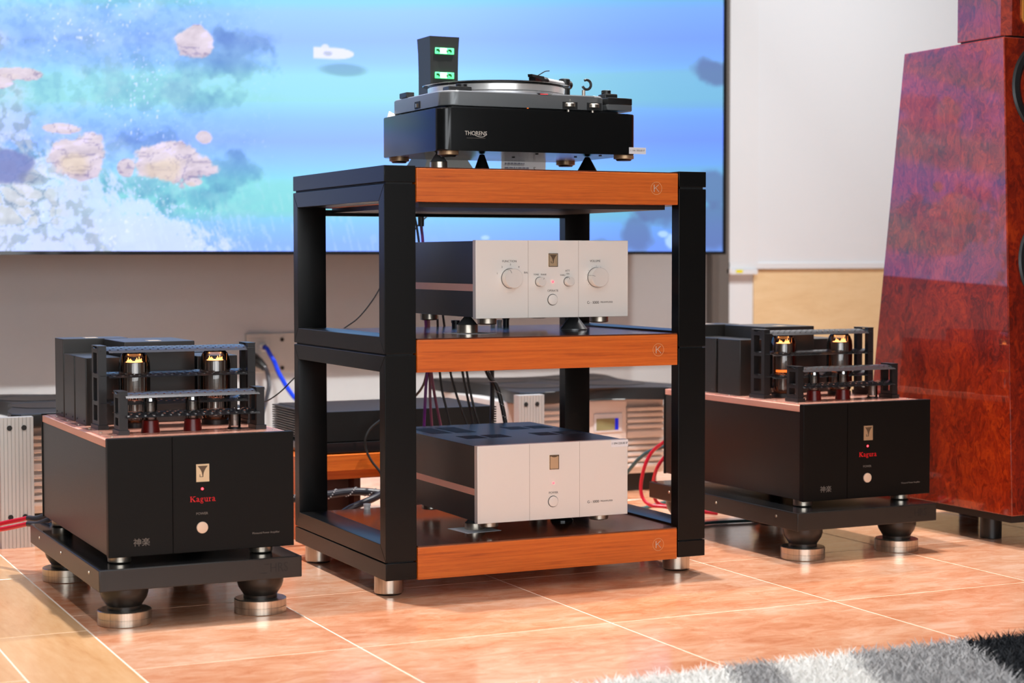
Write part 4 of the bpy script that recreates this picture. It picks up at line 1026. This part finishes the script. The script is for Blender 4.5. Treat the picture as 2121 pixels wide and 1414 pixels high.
def conditioner_proto():
    """local origin: front left foot line of the body; body x 0-.69, y 0-.55"""
    t = thing('power_conditioner', '', 'power conditioner')
    Wc, Dc = .61, .56
    obj('base', B(.02, Wc - .02, .02, Dc - .02, 0, .062, bev=.004), 'black_plastic', t)
    obj('body', B(0, Wc, .006, Dc, .062, .330, bev=.006), 'conditioner_silver', t)
    for x0, x1 in ((.05, .28), (.455, Wc - .005)):
        for a, b_ in ((.085, .185), (.222, .305)):
            k = 0; z = a
            while z < b_ - .008:
                obj('louvre', B(x0, x1, -.012, .008, z, z + .0125, bev=.003), 'conditioner_silver', t); z += .0205
        obj('trim_bar', B(x0, x1, -.010, .008, .190, .213, bev=.003), 'conditioner_silver', t)
    dpn = obj('display_block', B(.292, .448, -.020, .008, .066, .326, bev=.005), 'conditioner_silver', t)
    obj('display_bezel', B(.318, .428, -.024, -.019, .214, .280, bev=.004), 'white_lacquer', dpn)
    obj('lcd_window', B(.326, .398, -.0252, -.0235, .222, .262), 'lcd', dpn); obj('lcd_window', B(.398, .412, -.0252, -.0235, .222, .262), 'lcd_blue', dpn)
    # black lobed top with round wells
    pts = []
    X0, X1, Y0, Y1 = -.02, Wc + .06, -.16, Dc + .10
    cor = [(X0, Y0), (X1, Y0), (X1, Y1), (X0, Y1)]
    for i in range(4):
        a, b_ = Vector(cor[i]), Vector(cor[(i + 1) % 4]); n = Vector(((Y0 + Y1), 0)); mid = Vector(((X0 + X1) / 2, (Y0 + Y1) / 2))
        for k in range(1, 16):
            s = k / 16; p = a.lerp(b_, s); inw = (mid - (a + b_) / 2).normalized(); sag = (.105 if i in (0, 2) else .07)
            e = .5 - .5 * math.cos(2 * math.pi * min(max((s - .06) / .88, 0), 1)); p = p + inw * sag * e
            if k in (1, 15): p = a.lerp(b_, .035 if k == 1 else .965)
            pts.append((p.x, p.y))
    bm = new(); prism(bm, pts, .330, .372, bev=.006)
    tp = obj('top', bm, 'black_plastic', t)
    for x, y, r in ((.15, .14, .13), (.46, .14, .13), (.15, .43, .12), (.46, .43, .12)):
        obj('round_well', L([(r, .3722), (r, .3736), (r - .004, .3738), (r - .006, .3726), (0, .3726)], 48, (x, y, 0)), 'rubber', tp)
    for x, y in ((-.02, -.21), (Wc + .02, -.21)):
        cl = obj('column', L([(.001, 0), (.001, .001)], 6, (x, y, 0)), 'alu_ribbed', t)
        bm = new(); nrib = 9; poly = []
        w_ = .047
        for i in range(nrib):
            xa = -w_ + 2 * w_ * i / nrib; xb = -w_ + 2 * w_ * (i + 1) / nrib
            poly += [(xa + .0012, -.018), (xb - .0012, -.018), (xb - .0008, -.0155), (xb + .0008, -.0155)]
        poly = poly[:-2] + [(w_, .018), (-w_, .018)]
        prism(bm, poly, 0, .3695)
        old = cl.data; cl.data = mesh_of('column', bm, 'alu_ribbed'); bpy.data.meshes.remove(old); cl.location = (x, y, 0)
        for zz in (.340, .088):
            for xx in (-.020, .020): obj('bolt_hole', L([(.0075, 0), (.0075, -.0008), (0, -.0008)], 16, (xx, -.0182, zz), 'Y'), 'engraved', cl)
    return t
K1 = conditioner_proto(); K1.location = (1.03, 1.52, 0); K1['group'] = 'silver power conditioners'
K1['label'] = 'silver louvred power conditioner with black top and small display behind the rack'
K2 = copy_tree(K1); K2.location = (-.632, 1.41, 0)
K2['label'] = 'silver louvred power conditioner with ribbed column at the far left edge'
obj('sticker', B(.03, .075, -.1525, -.151, .352, .358), 'lime_label', K2, label='lime yellow label')

# ------------------------------------------------------------------ cables
def cable(pts, r, mat, label, name='cable', dots=False, ends=None):
    bm = new(); tube(bm, pts, r, 12, 8)
    t = obj(name, bm, mat); tag(t, label, 'cable')
    if dots:
        path = catmull(pts, 16); bm = new(); L_ = 0.
        nrm = None
        for i in range(1, len(path)):
            d = path[i] - path[i - 1]; L_ += d.length; tdir = d.normalized()
            s = tdir.cross(Vector((0, 0, 1))); s = s.normalized() if s.length > 1e-3 else Vector((1, 0, 0)); u = s.cross(tdir)
            a = L_ / (r * 5.2) * 2 * math.pi; p = path[i] + (s * math.cos(a) + u * math.sin(a)) * r
            bar(bm, p - tdir * r * .14, p + tdir * r * .14, r * .30, r * .30)
        obj('white_thread', bm, 'thread_white', t, kind='stuff')
    return t
blue = cable([(0.5535, 2.712, 0.473), (0.553, 2.68, 0.468), (0.560, 2.67, 0.450), (0.574, 2.66, 0.421), (0.57, 2.6, 0.387), (0.573, 2.55, 0.354), (0.579, 2.5, 0.322), (0.591, 2.45, 0.29), (0.625, 2.4, 0.257)], .0085, 'cable_blue', 'bright blue cable hanging from the wall outlet')
g = cable([(0.517, 2.66, 0.415), (0.533, 2.645, 0.398), (0.543, 2.64, 0.367), (0.540, 2.62, 0.327), (0.526, 2.6, 0.293), (0.481, 2.5, 0.255), (0.434, 2.4, 0.217), (0.385, 2.3, 0.17)], .0085, 'cable_grey', 'dark grey power cable with a black plug at the wall outlet', 'power_cable')
bm = new(); tube(bm, [(.512, 2.732, .425), (.514, 2.70, .423), (.520, 2.67, .414), (.532, 2.648, .398)], lambda s: .028 - .014 * s, 18, 6); obj('plug', bm, 'black_plastic', g)
cable([(-0.055, 0.9, 0.405), (-0.043, 0.85, 0.413), (-0.03, 0.8, 0.427), (-0.002, 0.78, 0.452), (0.023, 0.76, 0.483), (0.08, 0.75, 0.535), (0.133, 0.74, 0.592), (0.161, 0.73, 0.621), (0.201, 0.73, 0.648), (0.237, 0.73, 0.687), (0.268, 0.73, 0.732), (0.331, 0.745, 0.833), (0.393, 0.75, 0.909), (0.435, 0.745, 0.948), (0.448, 0.735, 0.965)], .0019, 'cable_black', 'thin black wire rising behind the rack to the top shelf')
pc = cable([(0.389, 0.72, 0.944), (0.39, 0.72, 0.903), (0.394, 0.72, 0.863), (0.396, 0.72, 0.781), (0.4, 0.72, 0.672), (0.405, 0.72, 0.59), (0.406, 0.72, 0.492), (0.402, 0.72, 0.454), (0.394, 0.71, 0.386), (0.383, 0.69, 0.334)], .0042, 'cable_purple', 'violet cable with a black connector under the top shelf')
bm = new(); cyl(bm, (.389, .72, .905), .0085, .06, 18, r2=.0095); obj('connector', bm, 'black_plastic', pc)
cable([(.355, .725, .985), (.372, .725, .93), (.384, .727, .87), (.390, .728, .80), (.398, .728, .70)], .0034, 'cable_black', 'black cable running down beside the violet cable under the top shelf')
cable([(0.407, 0.72, 0.655), (0.411, 0.72, 0.549), (0.414, 0.72, 0.492), (0.415, 0.72, 0.412), (0.408, 0.69, 0.333)], .0040, 'cable_plum', 'plum coloured cable hanging behind the power supply, next to the violet one')
cable([(0.417, 0.735, 0.654), (0.42, 0.735, 0.548), (0.424, 0.732, 0.491), (0.430, 0.722, 0.425), (0.437, 0.69, 0.331)], .0040, 'cable_plum', 'plum coloured cable hanging behind the power supply, right of the other plum cable')
for pts, r, lab, dots in (
    ([(0.437, 0.72, 0.668), (0.442, 0.72, 0.548), (0.445, 0.72, 0.491), (0.452, 0.72, 0.438), (0.46, 0.71, 0.391), (0.467, 0.69, 0.33)], .0034, 'thin black cable hanging nearest to the plum cables behind the power supply', 0),
    ([(0.453, 0.72, 0.668), (0.47, 0.72, 0.548), (0.478, 0.72, 0.49), (0.495, 0.72, 0.43), (0.509, 0.71, 0.382), (0.522, 0.69, 0.328)], .0034, 'thin black cable slanting right behind the power supply, second from the plum cables', 0),
    ([(0.512, 0.745, 0.587), (0.522, 0.735, 0.488), (0.533, 0.728, 0.422), (0.537, 0.715, 0.381), (0.538, 0.69, 0.327)], .0036, 'black cable of the crossing pair in the middle behind the power supply, straighter one', 0),
    ([(0.515, 0.72, 0.588), (0.529, 0.72, 0.488), (0.541, 0.718, 0.422), (0.552, 0.708, 0.367), (0.558, 0.69, 0.326)], .0034, 'black cable of the crossing pair in the middle behind the power supply, slanting one', 0),
    ([(0.623, 0.75, 0.585), (0.621, 0.75, 0.485), (0.615, 0.735, 0.418), (0.592, 0.69, 0.325)], .0066, 'thick plain black cable on the right behind the power supply', 0),
    ([(0.556, 0.72, 0.587), (0.594, 0.72, 0.486), (0.617, 0.71, 0.448), (0.630, 0.7, 0.392), (0.635, 0.68, 0.324)], .0066, 'thick black cable flecked with white on the right behind the power supply', 1),
    ([(0.426, 0.75, 0.533), (0.421, 0.76, 0.489), (0.426, 0.8, 0.45), (0.422, 0.85, 0.417), (0.397, 0.9, 0.379), (0.348, 0.93, 0.344), (0.318, 0.94, 0.319), (0.302, 0.94, 0.29), (0.303, 0.94, 0.259), (0.317, 0.93, 0.224), (0.339, 0.92, 0.193), (0.35, 0.9, 0.162)], .0036, 'black cable curving in front of the low wooden stand', 0),
    ([(-0.013, 0.86, 0.135), (0.057, 0.86, 0.138), (0.151, 0.86, 0.143), (0.231, 0.86, 0.148), (0.312, 0.86, 0.139), (0.41, 0.86, 0.115), (.50, .87, .06), (.56, .89, .016)], .0115, 'thick dark braided cable with white flecks lying low behind the rack', 1),
    ([(0.15, 0.80, 0.075), (0.194, 0.8, 0.105), (0.231, 0.8, 0.119), (0.297, 0.82, 0.138), (0.372, 0.84, 0.175)], .0105, 'dark braided cable rising behind the white cap on the bottom shelf', 0)):
    cable(pts, r, 'cable_grey' if 'braided' in lab else 'cable_black', lab, 'braided_cable' if 'braided' in lab else 'cable', bool(dots))
for nm, pts, lab in (('a', [(-1.20, 1.16, 0.006), (-1.05, 1.10, 0.012), (-0.90, 1.02, 0.062), (-0.778, 0.95, 0.098), (-0.748, 0.9, 0.112), (-0.719, 0.85, 0.125), (-0.693, 0.80, 0.137)], 'red loudspeaker cable at the left edge, upper of the two'),
                     ('b', [(-1.20, 1.13, 0.006), (-1.05, 1.07, 0.012), (-0.90, 0.99, 0.055), (-0.781, 0.93, 0.090), (-0.752, 0.88, 0.100), (-0.723, 0.83, 0.112), (-0.697, 0.78, 0.125)], 'red loudspeaker cable at the left edge, lower of the two')):
    c_ = cable(pts, .0060, 'cable_red', lab, 'speaker_cable')
    e = pts[-1]; bm = new(); tube(bm, [e, (e[0] + .020, e[1] - .028, e[2] + .002), (e[0] + .05, e[1] - .048, e[2] + .016)], .0075, 12, 4); obj('grey_sleeve', bm, 'cable_grey', c_)
cable([(1.245, 0.825, 0.253), (1.229, 0.88, 0.216), (1.214, 0.9, 0.173), (1.21, 0.92, 0.113), (1.214, 0.92, 0.07), (1.23, 0.9, 0.046), (1.269, 0.88, 0.040), (1.33, 0.85, 0.030), (1.45, .86, .010)], .0056, 'cable_red', 'red loudspeaker cable looping from the right amplifier, outer of the two', 'speaker_cable')
cable([(1.250, 0.825, 0.214), (1.230, 0.85, 0.171), (1.231, 0.88, 0.120), (1.245, 0.9, 0.075), (1.270, 0.91, 0.045), (1.33, 0.90, 0.030), (1.46, .89, .010)], .0056, 'cable_red', 'red loudspeaker cable looping from the right amplifier, inner of the two', 'speaker_cable')
cable([(1.262, 0.830, 0.238), (1.240, 0.91, 0.214), (1.222, 0.96, 0.182), (1.206, 1.01, 0.132), (1.19, 1.06, 0.084), (1.182, 1.13, 0.038), (1.20, 1.25, .008)], .0058, 'cable_teal', 'grey-green cable running down from the back of the right amplifier')
cable([(1.10, 1.06, .006), (1.292, 1.091, .006), (1.368, 1.131, .006), (1.458, 1.192, .006), (1.62, 1.20, .006)], .0052, 'cable_teal', 'grey-green cable lying on the floor behind the right amplifier', 'floor_cable')
cable([(1.24, .712, .006), (1.321, .720, .006), (1.359, .725, .006), (1.391, .721, .006), (1.45, .712, .006), (1.54, .70, .006)], .0050, 'cable_teal', 'grey-green cable on the floor under the right isolation platform', 'floor_cable')

# ------------------------------------------------------------------ shaggy rug in the foreground
rug = thing('rug', 'shaggy patchwork rug in white, grey and black at the lower right', 'rug', (0, 0, 0))
RX0, RX1, RY0, RY1 = -.55, 2.3, -2.3, -1.045
obj('backing', B(RX0, RX1, RY0, RY1, .0, .008), 'rug_grey', rug)
bnds = [-.25, .06, .30, .405, .59, .875, 1.16, 1.35, 1.62, 1.95]; cols = ['grey', 'white', 'white', 'grey', 'white', 'grey', 'black', 'grey', 'white', 'grey', 'white']
def patch_of(x, y):
    xs_ = x + (RY1 - y) * .42; i = 0
    while i < len(bnds) and xs_ > bnds[i]: i += 1
    return cols[i]
rng = np.random.default_rng(3)
def tufts(n, x0, x1, y0, y1, hgt, wid):
    X_ = rng.uniform(x0, x1, n); Y_ = rng.uniform(y0, y1, n); return [(x, y, hgt, wid) for x, y in zip(X_, Y_)]
blades = tufts(46000, .02, 1.35, -1.50, RY1, .034, .0016) + tufts(26000, RX0, RX1, RY0, RY1, .034, .0032)
geo = {k: ([], []) for k in ('white', 'grey', 'black')}
for x, y, hg, wd in blades:
    V_, F_ = geo[patch_of(x + rng.normal(0, .006), y)]
    a = rng.uniform(0, 6.283); ln = hg * rng.uniform(.6, 1.15); lean = rng.uniform(.45, 1.15) * ln; b0 = rng.uniform(0, 6.283)
    cx_, sx_ = math.cos(a) * wd, math.sin(a) * wd; lx, ly = math.cos(b0) * lean, math.sin(b0) * lean
    zt_ = math.sqrt(max(ln * ln - lean * lean * .7, 1e-6)); i0 = len(V_)
    V_ += [(x - cx_, y - sx_, .007), (x + cx_, y + sx_, .007), (x + cx_ * .8 + lx * .4, y + sx_ * .8 + ly * .4, .007 + zt_ * .62), (x - cx_ * .8 + lx * .4, y - sx_ * .8 + ly * .4, .007 + zt_ * .62), (x + lx, y + ly, .007 + zt_)]
    F_ += [(i0, i0 + 1, i0 + 2, i0 + 3), (i0 + 3, i0 + 2, i0 + 4)]
for k, (V_, F_) in geo.items():
    me = bpy.data.meshes.new('pile'); me.from_pydata(V_, [], F_); me.materials.append(MATS['rug_' + k])
    obj('pile', me, None, rug, label=k + ' shaggy pile', kind='stuff')
